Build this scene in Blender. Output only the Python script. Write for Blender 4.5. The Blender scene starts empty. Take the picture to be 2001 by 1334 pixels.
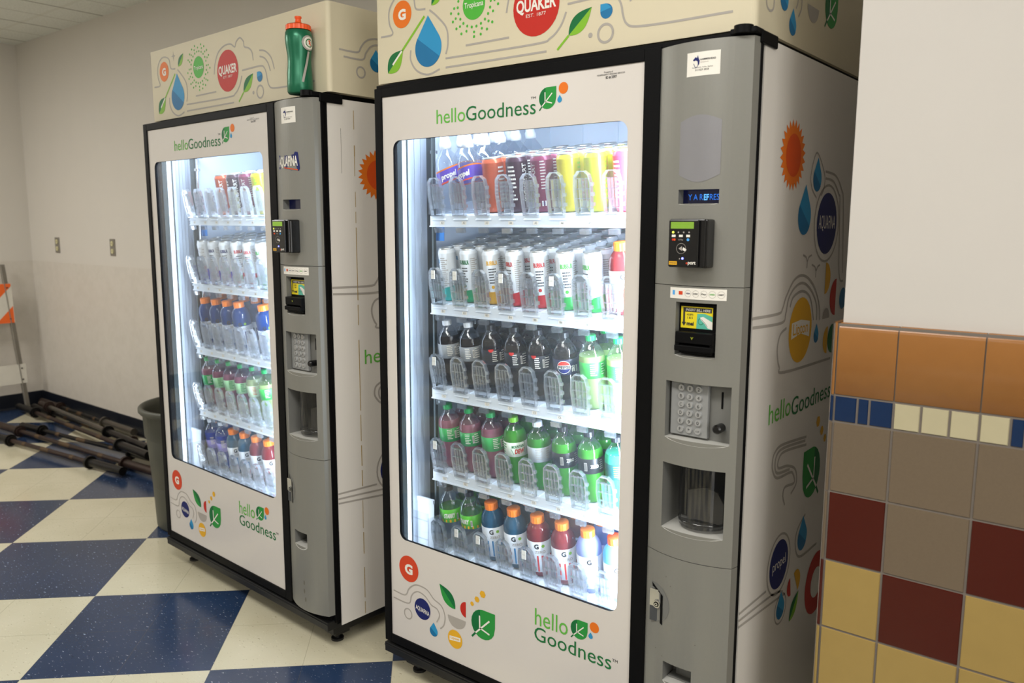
import bpy, math, random
from mathutils import Matrix, Vector
random.seed(7)
PI = math.pi
SC = bpy.context.scene
COL = SC.collection

# ------------------------------------------------------------------ camera
cam = bpy.data.cameras.new('camera')
camo = bpy.data.objects.new('camera', cam)
COL.objects.link(camo)
camo.matrix_world = Matrix(((0.7817, -0.0919, 0.6169, 3.2231),
                            (0.6237, 0.1103, -0.7739, -1.66),
                            (0.0031, 0.9896, 0.1435, 1.4403),
                            (0, 0, 0, 1)))
cam.sensor_width = 36
cam.lens = 1577.4 / 2001 * 36
cam.clip_start = 0.05
cam.dof.use_dof = True
cam.dof.focus_distance = 2.25
cam.dof.aperture_fstop = 4.0
SC.camera = camo

# ------------------------------------------------------------------ world, exposure
SC.view_settings.view_transform = 'Standard'
SC.view_settings.look = 'None'
SC.view_settings.exposure = 0.0
SC.view_settings.gamma = 1.0
SC.view_settings.use_curve_mapping = False
w = bpy.data.worlds.new('world')
SC.world = w
w.use_nodes = True
w.node_tree.nodes['Background'].inputs[0].default_value = (0.9, 0.86, 0.78, 1)
w.node_tree.nodes['Background'].inputs[1].default_value = 0.12

def area(name, loc, rot, sx, sy, power, col, parent=None, spread=None):
    l = bpy.data.lights.new(name, 'AREA')
    l.shape = 'RECTANGLE'; l.size = sx; l.size_y = sy; l.energy = power; l.color = col
    if spread: l.spread = spread
    o = bpy.data.objects.new(name, l); COL.objects.link(o)
    o.location = loc; o.rotation_euler = rot
    if parent: o.parent = parent
    return o
WARM = (1.0, 0.972, 0.935)
CEIL = 2.765
for i, (x, y, p) in enumerate([(-2.3, -1.5, 58), (2.1, -1.5, 36), (3.55, -1.3, 10), (5.1, -1.8, 34), (-1.6, -4.6, 38), (2.2, -4.8, 34)]):
    area('ceiling_lamp_light', (x, y, CEIL - 0.03), (0, 0, 0), 1.2, 0.6, p * 1.2, WARM)

area('added_side_fill_light', (7.45, -2.4, 1.6), (0, math.radians(90), 0), 2.0, 3.0, 75, (1.0, 0.98, 0.96))  # unseen fill light added at the right to brighten the machine sides

# ------------------------------------------------------------------ materials
def lin(c):
    if isinstance(c, str):
        c = c.lstrip('#'); c = [int(c[i:i + 2], 16) / 255 for i in (0, 2, 4)]
    return tuple((v / 12.92 if v <= 0.04045 else ((v + 0.055) / 1.055) ** 2.4) for v in c) + (1.0,)
MATS = {}
def mat(name, col, rough=0.5, metal=0.0, spec=0.5, noise=0.04, scale=30, bump=0.0, coat=0.0, emit=None, estr=0.0):
    if name in MATS: return MATS[name]
    m = bpy.data.materials.new(name); m.use_nodes = True
    nt = m.node_tree; b = nt.nodes['Principled BSDF']
    c = lin(col)
    b.inputs['Roughness'].default_value = rough
    b.inputs['Metallic'].default_value = metal
    b.inputs['Specular IOR Level'].default_value = spec
    b.inputs['Coat Weight'].default_value = coat
    tc = nt.nodes.new('ShaderNodeTexCoord')
    n = nt.nodes.new('ShaderNodeTexNoise'); n.inputs['Scale'].default_value = scale; n.inputs['Detail'].default_value = 5
    nt.links.new(tc.outputs['Object'], n.inputs['Vector'])
    r = nt.nodes.new('ShaderNodeMix'); r.data_type = 'RGBA'
    r.inputs[6].default_value = tuple(v * (1 - noise) for v in c[:3]) + (1,)
    r.inputs[7].default_value = tuple(min(1, v * (1 + noise)) for v in c[:3]) + (1,)
    nt.links.new(n.outputs['Fac'], r.inputs[0]); nt.links.new(r.outputs[2], b.inputs['Base Color'])
    if bump:
        bp = nt.nodes.new('ShaderNodeBump'); bp.inputs['Strength'].default_value = bump; bp.inputs['Distance'].default_value = 0.002
        nt.links.new(n.outputs['Fac'], bp.inputs['Height']); nt.links.new(bp.outputs[0], b.inputs['Normal'])
    if emit:
        b.inputs['Emission Color'].default_value = lin(emit); b.inputs['Emission Strength'].default_value = estr
    MATS[name] = m
    return m
def clear_mat(name, tint=(1, 1, 1), gloss=0.06, haze=0.05, rough=0.04, ior=1.45, haze_col=(0.9, 0.95, 1)):
    """thin clear plastic or glass: see through, fresnel shine, a little haze"""
    if name in MATS: return MATS[name]
    m = bpy.data.materials.new(name); m.use_nodes = True
    nt = m.node_tree; N = nt.nodes; N.remove(N['Principled BSDF']); out = N['Material Output']
    tr = N.new('ShaderNodeBsdfTransparent'); tr.inputs[0].default_value = tint + (1,)
    gl = N.new('ShaderNodeBsdfGlossy'); gl.inputs['Roughness'].default_value = rough
    df = N.new('ShaderNodeBsdfTranslucent'); df.inputs[0].default_value = haze_col + (1,)
    fr = N.new('ShaderNodeFresnel')
    ge = N.new('ShaderNodeNewGeometry'); mi = N.new('ShaderNodeMix'); mi.inputs[2].default_value = ior; mi.inputs[3].default_value = 1 / ior
    nt.links.new(ge.outputs['Backfacing'], mi.inputs[0]); nt.links.new(mi.outputs[0], fr.inputs[0])
    ad = N.new('ShaderNodeMath'); ad.operation = 'ADD'; ad.use_clamp = True; ad.inputs[1].default_value = gloss
    m1 = N.new('ShaderNodeMixShader'); m1.inputs[0].default_value = haze
    m2 = N.new('ShaderNodeMixShader')
    L = nt.links
    L.new(fr.outputs[0], ad.inputs[0]); L.new(tr.outputs[0], m1.inputs[1]); L.new(df.outputs[0], m1.inputs[2])
    L.new(ad.outputs[0], m2.inputs[0]); L.new(m1.outputs[0], m2.inputs[1]); L.new(gl.outputs[0], m2.inputs[2])
    L.new(m2.outputs[0], out.inputs[0])
    MATS[name] = m
    return m
def liquid(name, col, trans=0.45, rough=0.12):
    if name in MATS: return MATS[name]
    m = mat(name, col, rough=rough, noise=0.03, coat=0.4)
    nt = m.node_tree; N = nt.nodes; out = N['Material Output']; b = N['Principled BSDF']
    t = N.new('ShaderNodeBsdfTranslucent'); t.inputs[0].default_value = lin(col)
    mx = N.new('ShaderNodeMixShader'); mx.inputs[0].default_value = trans
    nt.links.new(b.outputs[0], mx.inputs[1]); nt.links.new(t.outputs[0], mx.inputs[2]); nt.links.new(mx.outputs[0], out.inputs[0])
    return m
def emis(name, col, s):
    return mat(name, '#101010', rough=0.4, emit=col, estr=s)

# ------------------------------------------------------------------ mesh builder
class MB:
    def __init__(s): s.v = []; s.f = []; s.m = []; s.sm = []
    def add(s, vs, fs, m=0, smooth=False):
        o = len(s.v); s.v += [tuple(v) for v in vs]
        for f in fs: s.f.append([i + o for i in f]); s.m.append(m); s.sm.append(smooth)
        return s
    def box(s, x0, x1, y0, y1, z0, z1, m=0):
        v = [(x, y, z) for x in (x0, x1) for y in (y0, y1) for z in (z0, z1)]
        return s.add(v, [(0, 1, 3, 2), (4, 6, 7, 5), (0, 4, 5, 1), (2, 3, 7, 6), (0, 2, 6, 4), (1, 5, 7, 3)], m)
    def cyl(s, p0, p1, r0, r1=None, n=16, m=0, caps=True):
        r1 = r0 if r1 is None else r1
        p0 = Vector(p0); p1 = Vector(p1); d = (p1 - p0).normalized()
        a = Vector((0, 0, 1)) if abs(d.z) < 0.9 else Vector((1, 0, 0))
        u = d.cross(a).normalized(); w_ = d.cross(u)
        vs = []
        for p, r in ((p0, r0), (p1, r1)):
            for i in range(n):
                t = 2 * PI * i / n; vs.append(p + u * (r * math.cos(t)) + w_ * (r * math.sin(t)))
        s.add(vs, [(i, (i + 1) % n, n + (i + 1) % n, n + i) for i in range(n)], m, True)
        if caps: s.add(vs[:n], [tuple(range(n))[::-1]], m); s.add(vs[n:], [tuple(range(n))], m)
        return s
    def lathe(s, prof, n=20, m=0, c=(0, 0, 0), a0=0.0, a1=2 * PI, axis='z'):
        full = abs(a1 - a0 - 2 * PI) < 1e-6
        k = n if full else n + 1
        vs = []
        for r, z in prof:
            for i in range(k):
                t = a0 + (a1 - a0) * i / n
                vs.append((c[0] + r * math.cos(t), c[1] + r * math.sin(t), c[2] + z))
        fs = []; mm = []
        for j in range(len(prof) - 1):
            for i in range(n):
                i2 = (i + 1) % k
                fs.append((j * k + i, j * k + i2, (j + 1) * k + i2, (j + 1) * k + i))
        return s.add(vs, fs, m, True)
    def poly(s, pts, P, w0=0.0, m=0):
        return s.add([P(u, v, w0) for u, v in pts], [tuple(range(len(pts)))], m)
    def prism(s, pts, P, w0, w1, m=0):
        n = len(pts)
        vs = [P(u, v, w0) for u, v in pts] + [P(u, v, w1) for u, v in pts]
        return s.add(vs, [tuple(range(n))[::-1], tuple(range(n, 2 * n))] + [(i, (i + 1) % n, n + (i + 1) % n, n + i) for i in range(n)], m)
    def stroke(s, pts, P, wd, w0=0.0006, m=0, sm=True):
        pts = smooth_line(pts) if sm and len(pts) > 2 else pts
        L_ = []; R_ = []
        for i, p in enumerate(pts):
            a = pts[max(0, i - 1)]; b = pts[min(len(pts) - 1, i + 1)]
            dx, dy = b[0] - a[0], b[1] - a[1]; l = math.hypot(dx, dy) or 1
            nx, ny = -dy / l * wd / 2, dx / l * wd / 2
            L_.append((p[0] + nx, p[1] + ny)); R_.append((p[0] - nx, p[1] - ny))
        n = len(pts)
        return s.add([P(u, v, w0) for u, v in L_ + R_], [(i, i + 1, n + i + 1, n + i) for i in range(n - 1)], m)
    def disc(s, c, r, P, w0=0.0006, m=0, n=32, ry=None):
        ry = ry or r
        return s.poly([(c[0] + r * math.cos(2 * PI * i / n), c[1] + ry * math.sin(2 * PI * i / n)) for i in range(n)], P, w0, m)
    def ring(s, c, r, wd, P, w0=0.0006, m=0, n=32):
        pts = [(c[0] + r * math.cos(2 * PI * i / n), c[1] + r * math.sin(2 * PI * i / n)) for i in range(n + 1)]
        return s.stroke(pts, P, wd, w0, m, False)
    def text(s, t, x0, x1, z0, h, P, w0=0.0008, m=0, bold=0.0, slope=0.0, italic=0.0):
        vs, fs, bb = text_mesh(t, bold)
        sx = (x1 - x0) / (bb[1] - bb[0]); sy = h / bb[3]
        out = []
        for x, y in vs:
            u = (x - bb[0]) * sx; v = y * sy
            out.append(P(x0 + u + v * italic, z0 + v + slope * u, w0))
        return s.add(out, fs, m)
    def build(s, name, mats, parent=None, bevel=0.0, segs=2):
        me = bpy.data.meshes.new(name)
        me.from_pydata(s.v, [], s.f)
        for mm in (mats if isinstance(mats, (list, tuple)) else [mats]): me.materials.append(mm)
        me.polygons.foreach_set('material_index', s.m)
        me.polygons.foreach_set('use_smooth', s.sm)
        me.validate(); me.update()
        o = bpy.data.objects.new(name, me); COL.objects.link(o)
        if parent: o.parent = parent
        if bevel:
            b = o.modifiers.new('bevel', 'BEVEL'); b.width = bevel; b.segments = segs; b.limit_method = 'ANGLE'; b.angle_limit = 0.7
        return o
def smooth_line(pts, k=6):
    out = []
    n = len(pts)
    for i in range(n - 1):
        p0 = pts[max(0, i - 1)]; p1 = pts[i]; p2 = pts[i + 1]; p3 = pts[min(n - 1, i + 2)]
        for j in range(k):
            t = j / k
            out.append(tuple(0.5 * (2 * p1[a] + (p2[a] - p0[a]) * t + (2 * p0[a] - 5 * p1[a] + 4 * p2[a] - p3[a]) * t * t + (3 * p1[a] - p0[a] - 3 * p2[a] + p3[a]) * t ** 3) for a in (0, 1)))
    out.append(pts[-1])
    return out
TM = {}
def text_mesh(t, bold=0.0):
    if (t, bold) in TM: return TM[(t, bold)]
    cu = bpy.data.curves.new('lettering', 'FONT'); cu.body = t; cu.offset = bold; cu.resolution_u = 3
    o = bpy.data.objects.new('lettering', cu); COL.objects.link(o)
    dg = bpy.context.evaluated_depsgraph_get()
    me = bpy.data.meshes.new_from_object(o.evaluated_get(dg))
    vs = [(v.co.x, v.co.y) for v in me.vertices]; fs = [tuple(p.vertices) for p in me.polygons]
    bb = (min(v[0] for v in vs), max(v[0] for v in vs), min(v[1] for v in vs), max(v[1] for v in vs))
    bpy.data.objects.remove(o); bpy.data.curves.remove(cu); bpy.data.meshes.remove(me)
    TM[(t, bold)] = (vs, fs, bb)
    return TM[(t, bold)]
def thing(name, label, cat, loc=(0, 0, 0), rz=0.0, group=None):
    o = bpy.data.objects.new(name, None); COL.objects.link(o)
    o.location = loc; o.rotation_euler = (0, 0, rz); o.empty_display_size = 0.05
    return tag(o, label, cat, group)
def tag(o, label, cat, group=None):
    o['label'] = label; o['category'] = cat
    if group: o['group'] = group
    return o
def struct(o): o['kind'] = 'structure'; return o
def drop_pts(c, r, n=26, tip=1.35):
    out = []
    for i in range(n + 1):
        t = math.radians(125 - 360 + (290) * i / n) if False else math.radians(145 + 250 * i / n)
        out.append((c[0] + r * math.cos(t), c[1] + r * math.sin(t)))
    out.append((c[0], c[1] + r * (tip + 0.35)))
    return out
def leaf_half(a, b, w, side, n=12):
    dx, dy = b[0] - a[0], b[1] - a[1]; l = math.hypot(dx, dy); nx, ny = -dy / l, dx / l
    pts = []
    for i in range(n + 1):
        t = i / n; o = side * w * math.sin(PI * t ** 0.85)
        pts.append((a[0] + dx * t + nx * o, a[1] + dy * t + ny * o))
    return pts

# ------------------------------------------------------------------ room
def wall_material():
    m = mat('wall_paint', '#cfc9bf', rough=0.42, noise=0.02, scale=6, bump=0.15)
    return m
WALL = wall_material()
WCOL = mat('pillar_paint', '#c6c1ba', rough=0.55, noise=0.015, scale=9, bump=0.2)
def lower_wall_material():
    m = bpy.data.materials.new('block_wall_paint'); m.use_nodes = True
    nt = m.node_tree; N = nt.nodes; b = N['Principled BSDF']; b.inputs['Roughness'].default_value = 0.45
    tc = N.new('ShaderNodeTexCoord'); n = N.new('ShaderNodeTexNoise'); n.inputs['Scale'].default_value = 14; n.inputs['Detail'].default_value = 8
    n.inputs['Roughness'].default_value = 0.7
    nt.links.new(tc.outputs['Object'], n.inputs['Vector'])
    cr = N.new('ShaderNodeValToRGB'); cr.color_ramp.elements[0].position = 0.25; cr.color_ramp.elements[0].color = lin('#c5beb2')
    cr.color_ramp.elements[1].position = 0.6; cr.color_ramp.elements[1].color = lin('#cdc6bb')
    nt.links.new(n.outputs['Fac'], cr.inputs[0]); nt.links.new(cr.outputs[0], b.inputs['Base Color'])
    bp = N.new('ShaderNodeBump'); bp.inputs['Strength'].default_value = 0.3; bp.inputs['Distance'].default_value = 0.004
    nt.links.new(n.outputs['Fac'], bp.inputs['Height']); nt.links.new(bp.outputs[0], b.inputs['Normal'])
    return m
LOWER = lower_wall_material()
def floor_material():
    m = bpy.data.materials.new('checker_floor_tiles'); m.use_nodes = True
    nt = m.node_tree; N = nt.nodes; L = nt.links; b = N['Principled BSDF']
    tc = N.new('ShaderNodeTexCoord')
    mp = N.new('ShaderNodeMapping'); mp.vector_type = 'TEXTURE'
    mp.inputs['Location'].default_value = (-1.9754, 0.0923, 0)
    mp.inputs['Rotation'].default_value = (0, 0, 0.7744 + PI * 0)
    mp.inputs['Scale'].default_value = (0.5881, 0.5881, 0.5881)
    L.new(tc.outputs['Object'], mp.inputs[0])
    sp = N.new('ShaderNodeSeparateXYZ'); L.new(mp.outputs[0], sp.inputs[0])
    def math_(op, a, b_=None, c_=None):
        n = N.new('ShaderNodeMath'); n.operation = op
        for i, x in enumerate((a, b_, c_)):
            if x is None: continue
            if isinstance(x, (int, float)): n.inputs[i].default_value = x
            else: L.new(x, n.inputs[i])
        return n.outputs[0]
    fx = math_('FLOOR', sp.outputs[0]); fy = math_('FLOOR', sp.outputs[1])
    par = math_('MODULO', math_('ADD', math_('ADD', fx, fy), 100), 2)      # 1 -> light
    # individual 12 inch tiles
    def seam(c):
        f = math_('FRACT', math_('MULTIPLY', c, 2.0))
        d = math_('ABSOLUTE', math_('SUBTRACT', f, 0.5))
        return math_('GREATER_THAN', d, 0.4965)
    sm = math_('MAXIMUM', seam(sp.outputs[0]), seam(sp.outputs[1]))
    ns = N.new('ShaderNodeTexNoise'); ns.inputs['Scale'].default_value = 3.0; ns.inputs['Detail'].default_value = 6; L.new(tc.outputs['Object'], ns.inputs[0])
    # streaky chips
    mp2 = N.new('ShaderNodeMapping'); mp2.inputs['Rotation'].default_value = (0, 0, -0.77); mp2.inputs['Scale'].default_value = (60, 160, 60); L.new(tc.outputs['Object'], mp2.inputs[0])
    ch = N.new('ShaderNodeTexNoise'); ch.inputs['Scale'].default_value = 1.0; ch.inputs['Detail'].default_value = 2; L.new(mp2.outputs[0], ch.inputs[0])
    hi = math_('MULTIPLY', math_('SUBTRACT', ch.outputs['Fac'], 0.66), 14); hi = math_('MINIMUM', math_('MAXIMUM', hi, 0), 1)
    lo = math_('MULTIPLY', math_('SUBTRACT', 0.34, ch.outputs['Fac']), 14); lo = math_('MINIMUM', math_('MAXIMUM', lo, 0), 1)
    def mix(f, a, b_):
        x = N.new('ShaderNodeMix'); x.data_type = 'RGBA'
        if isinstance(f, (int, float)): x.inputs[0].default_value = f
        else: L.new(f, x.inputs[0])
        for i, c in ((6, a), (7, b_)):
            if isinstance(c, tuple): x.inputs[i].default_value = c
            else: L.new(c, x.inputs[i])
        return x.outputs[2]
    light = mix(ns.outputs['Fac'], lin('#bab295'), lin('#d8d2ba'))
    light = mix(math_('MULTIPLY', lo, 0.55), light, lin('#6d6148'))
    light = mix(math_('MULTIPLY', hi, 0.5), light, lin('#e9e2c8'))
    ns2 = N.new('ShaderNodeTexNoise'); ns2.inputs['Scale'].default_value = 1.3; ns2.inputs['Detail'].default_value = 4; L.new(tc.outputs['Object'], ns2.inputs[0])
    blue = mix(ns.outputs['Fac'], lin('#1b2a42'), lin('#2b3f60'))
    blue = mix(math_('MULTIPLY', hi, 0.8), blue, lin('#a9b4c0'))
    blue = mix(math_('MULTIPLY', lo, 0.5), blue, lin('#16233c'))
    base = mix(par, blue, light)
    base = mix(math_('MULTIPLY', sm, 0.35), base, lin('#57503c'))
    L.new(base, b.inputs['Base Color'])
    rr = math_('ADD', math_('MULTIPLY', ns2.outputs['Fac'], 0.2), 0.07); L.new(rr, b.inputs['Roughness'])
    b.inputs['Specular IOR Level'].default_value = 0.5
    return m
def ceiling_material():
    m = bpy.data.materials.new('ceiling_tiles'); m.use_nodes = True
    nt = m.node_tree; N = nt.nodes; L = nt.links; b = N['Principled BSDF']; b.inputs['Roughness'].default_value = 0.9
    tc = N.new('ShaderNodeTexCoord'); sp = N.new('ShaderNodeSeparateXYZ'); L.new(tc.outputs['Object'], sp.inputs[0])
    def math_(op, a, b_=None):
        n = N.new('ShaderNodeMath'); n.operation = op
        for i, x in enumerate((a, b_)):
            if x is None: continue
            if isinstance(x, (int, float)): n.inputs[i].default_value = x
            else: L.new(x, n.inputs[i])
        return n.outputs[0]
    def line(c, off, pitch, half):
        f = math_('FRACT', math_('ADD', math_('DIVIDE', math_('SUBTRACT', c, off), pitch), 100.5))
        return math_('LESS_THAN', math_('ABSOLUTE', math_('SUBTRACT', f, 0.5)), half)
    lx = line(sp.outputs[0], -3.475, 0.61, 0.011); lx2 = line(sp.outputs[0], -3.17, 0.61, 0.006)
    ly = line(sp.outputs[1], 0.70, 0.61, 0.02)
    n = N.new('ShaderNodeTexNoise'); n.inputs['Scale'].default_value = 90; n.inputs['Detail'].default_value = 4; L.new(tc.outputs['Object'], n.inputs[0])
    cr = N.new('ShaderNodeValToRGB'); cr.color_ramp.elements[0].position = .35; cr.color_ramp.elements[0].color = lin('#d2d3c9'); cr.color_ramp.elements[1].position = .55; cr.color_ramp.elements[1].color = lin('#e0e1d8')
    L.new(n.outputs['Fac'], cr.inputs[0])
    def mix(f, a, c):
        x = N.new('ShaderNodeMix'); x.data_type = 'RGBA'; L.new(f, x.inputs[0]); L.new(a, x.inputs[6]); x.inputs[7].default_value = c; return x.outputs[2]
    o = mix(ly, cr.outputs[0], lin('#d6d6cb')); o = mix(lx2, o, lin('#a19d8c')); o = mix(lx, o, lin('#7a7565'))
    L.new(o, b.inputs['Base Color'])
    return m
XL, XR, YB, YF = -3.67, 7.6, 0.96, -6.2
struct(MB().box(XL - .1, XR + .1, YF - .1, YB + .1, -0.1, 0).build('floor', floor_material()))
struct(MB().box(XL - .1, XR + .1, YF - .1, YB + .1, CEIL, CEIL + .1).build('ceiling', ceiling_material()))
struct(MB().box(XL, 2.72, YB, YB + .1, 1.15, CEIL, 0).box(XL, 2.72, YB - .0015, YB + .1, 0, 1.15, 1).build('wall_back', [WALL, LOWER]))
struct(MB().box(XL - .1, XL, YF, YB + .1, 1.15, CEIL, 0).box(XL - .1, XL + .0015, YF, YB + .1, 0, 1.15, 1).build('wall_left', [WALL, LOWER]))
struct(MB().box(XL, XR, YF - .1, YF, 0, CEIL).build('wall_front', WCOL))
struct(MB().box(XR, XR + .1, YF, YB + .1, 0, CEIL).build('wall_far_right', WCOL))
struct(MB().box(2.722, XR, 0.075, YB + .1, 1.236, CEIL).box(2.722, XR, 0.075, YB + .1, 0, 1.236).build('wall_right', WCOL))
BASEM = mat('cove_base_rubber', '#0f141f', rough=0.35, noise=0.1)
def cove(prof_pts, a, b, axis, name):
    m = MB(); n = len(prof_pts)
    vs = []
    for e in (a, b):
        for d, z in prof_pts:
            vs.append((e, YB - d, z) if axis == 'x' else (XL + d, e, z))
    m.add(vs, [(i, i + 1, n + i + 1, n + i) for i in range(n - 1)] + [tuple(range(n)), tuple(range(n, 2 * n))])
    return struct(m.build(name, BASEM))
CP = [(0, 0), (0.018, 0), (0.012, 0.004), (0.007, 0.012), (0.006, 0.115), (0, 0.118)]
cove(CP, XL, 2.70, 'x', 'baseboard_back'); cove(CP, YF, YB, 'y', 'baseboard_left')

# tiled wainscot on the projecting wall
TM_ = [mat('glazed_tile_orange', '#966534', rough=0.22, spec=.35, noise=0.06, scale=40), mat('glazed_tile_blue', '#12294b', rough=0.25, spec=.3, noise=0.15, scale=25),
       mat('glazed_tile_cream', '#b3aa8b', rough=0.22, noise=0.04), mat('glazed_tile_taupe', '#6b5d4c', rough=0.3, spec=.3, noise=0.08, scale=220),
       mat('glazed_tile_red', '#461409', rough=0.3, spec=.3, noise=0.05), mat('glazed_tile_yellow', '#9c834b', rough=0.3, spec=.3, noise=0.05),
       mat('tile_grout', '#6f675f', rough=0.9)]
tw = MB()
YT = 0.058
tw.box(2.7085, XR, YT + 0.0025, 0.075, 0, 1.2395, 6)
def tile(x0, x1, z0, z1, m, top=False):
    g = 0.0014; b = 0.002
    x0 += g; x1 -= g; z0 += g; z1 -= g
    if top:    # bullnose
        prof = [(YT + 0.004, z0), (YT, z0 + b)] + [(YT + 0.014 * (1 - math.cos(t)), z1 - 0.016 + 0.016 * math.sin(t)) for t in [PI / 2 * i / 6 for i in range(7)]] + [(0.075, z1)]
        n = len(prof)
        vs = [(x0, y, z) for y, z in prof] + [(x1, y, z) for y, z in prof]
        tw.add(vs, [(i, i + 1, n + i + 1, n + i) for i in range(n - 1)], m, True)
        tw.add(vs, [tuple(range(n)), tuple(range(n, 2 * n))], m)
        return
    vs = [(x0, YT + .004, z0), (x1, YT + .004, z0), (x1, YT + .004, z1), (x0, YT + .004, z1), (x0 + b, YT, z0 + b), (x1 - b, YT, z0 + b), (x1 - b, YT, z1 - b), (x0 + b, YT, z1 - b)]
    tw.add(vs, [(4, 5, 6, 7), (0, 1, 5, 4), (1, 2, 6, 5), (2, 3, 7, 6), (3, 0, 4, 7)], m)
def strip(z0, z1, m, top=False):      # bullnose trim round the corner
    g = 0.0014; z0 += g; z1 -= g
    prof = [(2.7165, YT)] + [(2.7165 - 0.010 * math.sin(t), YT + 0.010 * (1 - math.cos(t))) for t in [PI / 2 * i / 6 for i in range(1, 7)]] + [(2.7065, 0.16)]
    n = len(prof); zt = z1
    vs = [(x, y, z0) for x, y in prof] + [(x + (0.004 if top else 0) * (i > 2), y, zt) for i, (x, y) in enumerate(prof)]
    tw.add(vs, [(i, i + 1, n + i + 1, n + i) for i in range(n - 1)], m, True)
    if top: tw.add([(x, y, zt) for x, y in prof] + [(2.7165, 0.16, zt)], [tuple(range(n + 1))], m)
X0 = 2.7180
cols = [X0, X0 + 0.1159]
while cols[-1] < XR - 0.16: cols.append(cols[-1] + 0.1523)
zt = 1.2425; z1 = zt - .1538; z2 = z1 - .0561
rows = [z2]
while rows[-1] > 0.16: rows.append(rows[-1] - .1525)
for i in range(len(cols) - 1): tile(cols[i], cols[i + 1], z1, zt, 0, True)
x = X0
seq = [(.0465, 1), (.0235, 1), (.0459, 1)] + [(.0508, 2)] * 4 + [(.0235, 1), (.0465, 1), (.0235, 1)] + [(.0508, 2)] * 4
k = 0
while x < XR - .1:
    wd, mm = seq[k % len(seq)]; tile(x, x + wd, z2, z1, mm); x += wd; k += 1
pat = {0: [3, 3, 3, 3], 1: [4, 3, 4, 3], 2: [5, 4, 5, 4], 3: [5, 5, 5, 5], 4: [5, 3, 5, 3], 5: [3, 3, 3, 3], 6: [3, 3, 3, 3]}
for r in range(len(rows) - 1):
    for i in range(len(cols) - 1): tile(cols[i], cols[i + 1], rows[r + 1], rows[r], pat.get(r, [3])[i % len(pat.get(r, [3]))])
strip(z1, zt, 0, True); strip(z2, z1, 1)
for r, mm in zip(range(len(rows) - 1), [3, 3, 4, 5, 5, 3, 3]): strip(rows[r + 1], rows[r], mm)
struct(tw.build('trim_1', TM_))

# ceiling troffers (the lamps that light the room)
TROF = emis('lamp_diffuser', '#fff4e0', 3.0); WHT = mat('lamp_frame_white', '#d8d8d0', rough=0.5)

# ------------------------------------------------------------------ shared machine materials
BLACK = mat('black_trim', '#0a0a0b', rough=0.5, spec=0.1, noise=0.1)
BLACKG = mat('black_gloss_plastic', '#0b0b0c', rough=0.25)
DKMET = mat('dark_base_metal', '#0d0d0d', rough=0.5)
SILVER = mat('silver_grey_paint', '#85847d', rough=0.38, metal=0.25, noise=0.03, scale=300)
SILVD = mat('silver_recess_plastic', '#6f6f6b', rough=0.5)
SILVL = mat('silver_lip_highlight', '#bab9b3', rough=0.45)  # silver with the highlight of the recess lips put into its colour
GPANEL = mat('white_printed_panel', '#d3cdc6', rough=0.24, noise=0.01, scale=4)
WRAP = mat('white_vinyl_wrap', '#ded9d1', rough=0.4, noise=0.015, scale=5)
CREAM = mat('cream_header_vinyl', '#d2c8ac', rough=0.5, spec=.3, noise=0.012, scale=5)
LINER = mat('white_liner', '#c9d3df', rough=0.45, noise=0.02)
ALU = mat('aluminium_track', '#a4aebb', rough=0.4, metal=0.2, noise=0.05)
ALUD = mat('steel_dark_edge', '#3d4648', rough=0.45, metal=0.5)
CHROME = mat('chrome', '#c9c9c9', rough=0.15, metal=1.0)
SHELFM = mat('shelf_white_plastic', '#d5dde6', rough=0.4)
LED = emis('led_strip_glow', '#dcecff', 3.5)
GLASS = clear_mat('door_glass', (0.97, 0.98, 0.98), gloss=0.012, haze=0.02, rough=0.02, ior=1.25)
CLEAR = clear_mat('clear_acrylic', (0.985, 0.99, 0.995), gloss=0.05, haze=0.035, rough=0.07)
CLEARE = clear_mat('clear_acrylic_edge', (0.97, 0.98, 0.99), gloss=0.28, haze=0.28, rough=0.06, haze_col=(.92, .96, 1))
CLEARB = clear_mat('clear_bottle_plastic', (0.93, 0.96, 0.99), gloss=0.05, haze=0.09, rough=0.05)
SMOKE = clear_mat('smoked_hatch_plastic', (0.55, 0.55, 0.55), gloss=0.03, haze=0.05, rough=0.1)
G_ = {'green': mat('print_leaf_green', '#2b8f3e', rough=.5, spec=.25), 'lime': mat('print_lime', '#7fb52f', rough=.5, spec=.25), 'dgreen': mat('print_dark_green', '#136a38', rough=.5, spec=.25),
      'blue': mat('print_drop_blue', '#2f8fc0', rough=.5, spec=.25), 'blue2': mat('print_deep_blue', '#1f6f9f', rough=.5, spec=.25), 'sky': mat('print_sky_blue', '#4fa3e6', rough=.5, spec=.25),
      'orange': mat('print_orange', '#e2731f', rough=.5, spec=.25), 'dorange': mat('print_deep_orange', '#d4501a', rough=.5, spec=.25), 'redor': mat('print_red_orange', '#cf4424', rough=.5, spec=.25), 'red': mat('print_red', '#bd2c22', rough=.5, spec=.25),
      'navy': mat('print_navy', '#1b2361', rough=.5, spec=.25), 'grey': mat('print_line_grey', '#a7a199', rough=.5, spec=.25), 'white': mat('print_white', '#e8e4da', rough=.5, spec=.25),
      'yellow': mat('print_yellow', '#e0a92a', rough=.5, spec=.25), 'ink': mat('print_ink', '#2a2a2c', rough=.4), 'gsun': mat('print_fresh_green', '#4fae3c', rough=.5, spec=.25),
      'tgreen': mat('print_text_green', '#1f6f3c', rough=.5, spec=.25), 'tlime': mat('print_text_lime', '#63b346', rough=.5, spec=.25), 'stain': mat('glue_stain', '#a08648', rough=.6), 'grime': mat('dark_grime', '#6b665d', rough=.7)}
GK = list(G_); GM = [G_[k] for k in GK]; gi = {k: i for i, k in enumerate(GK)}

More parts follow.
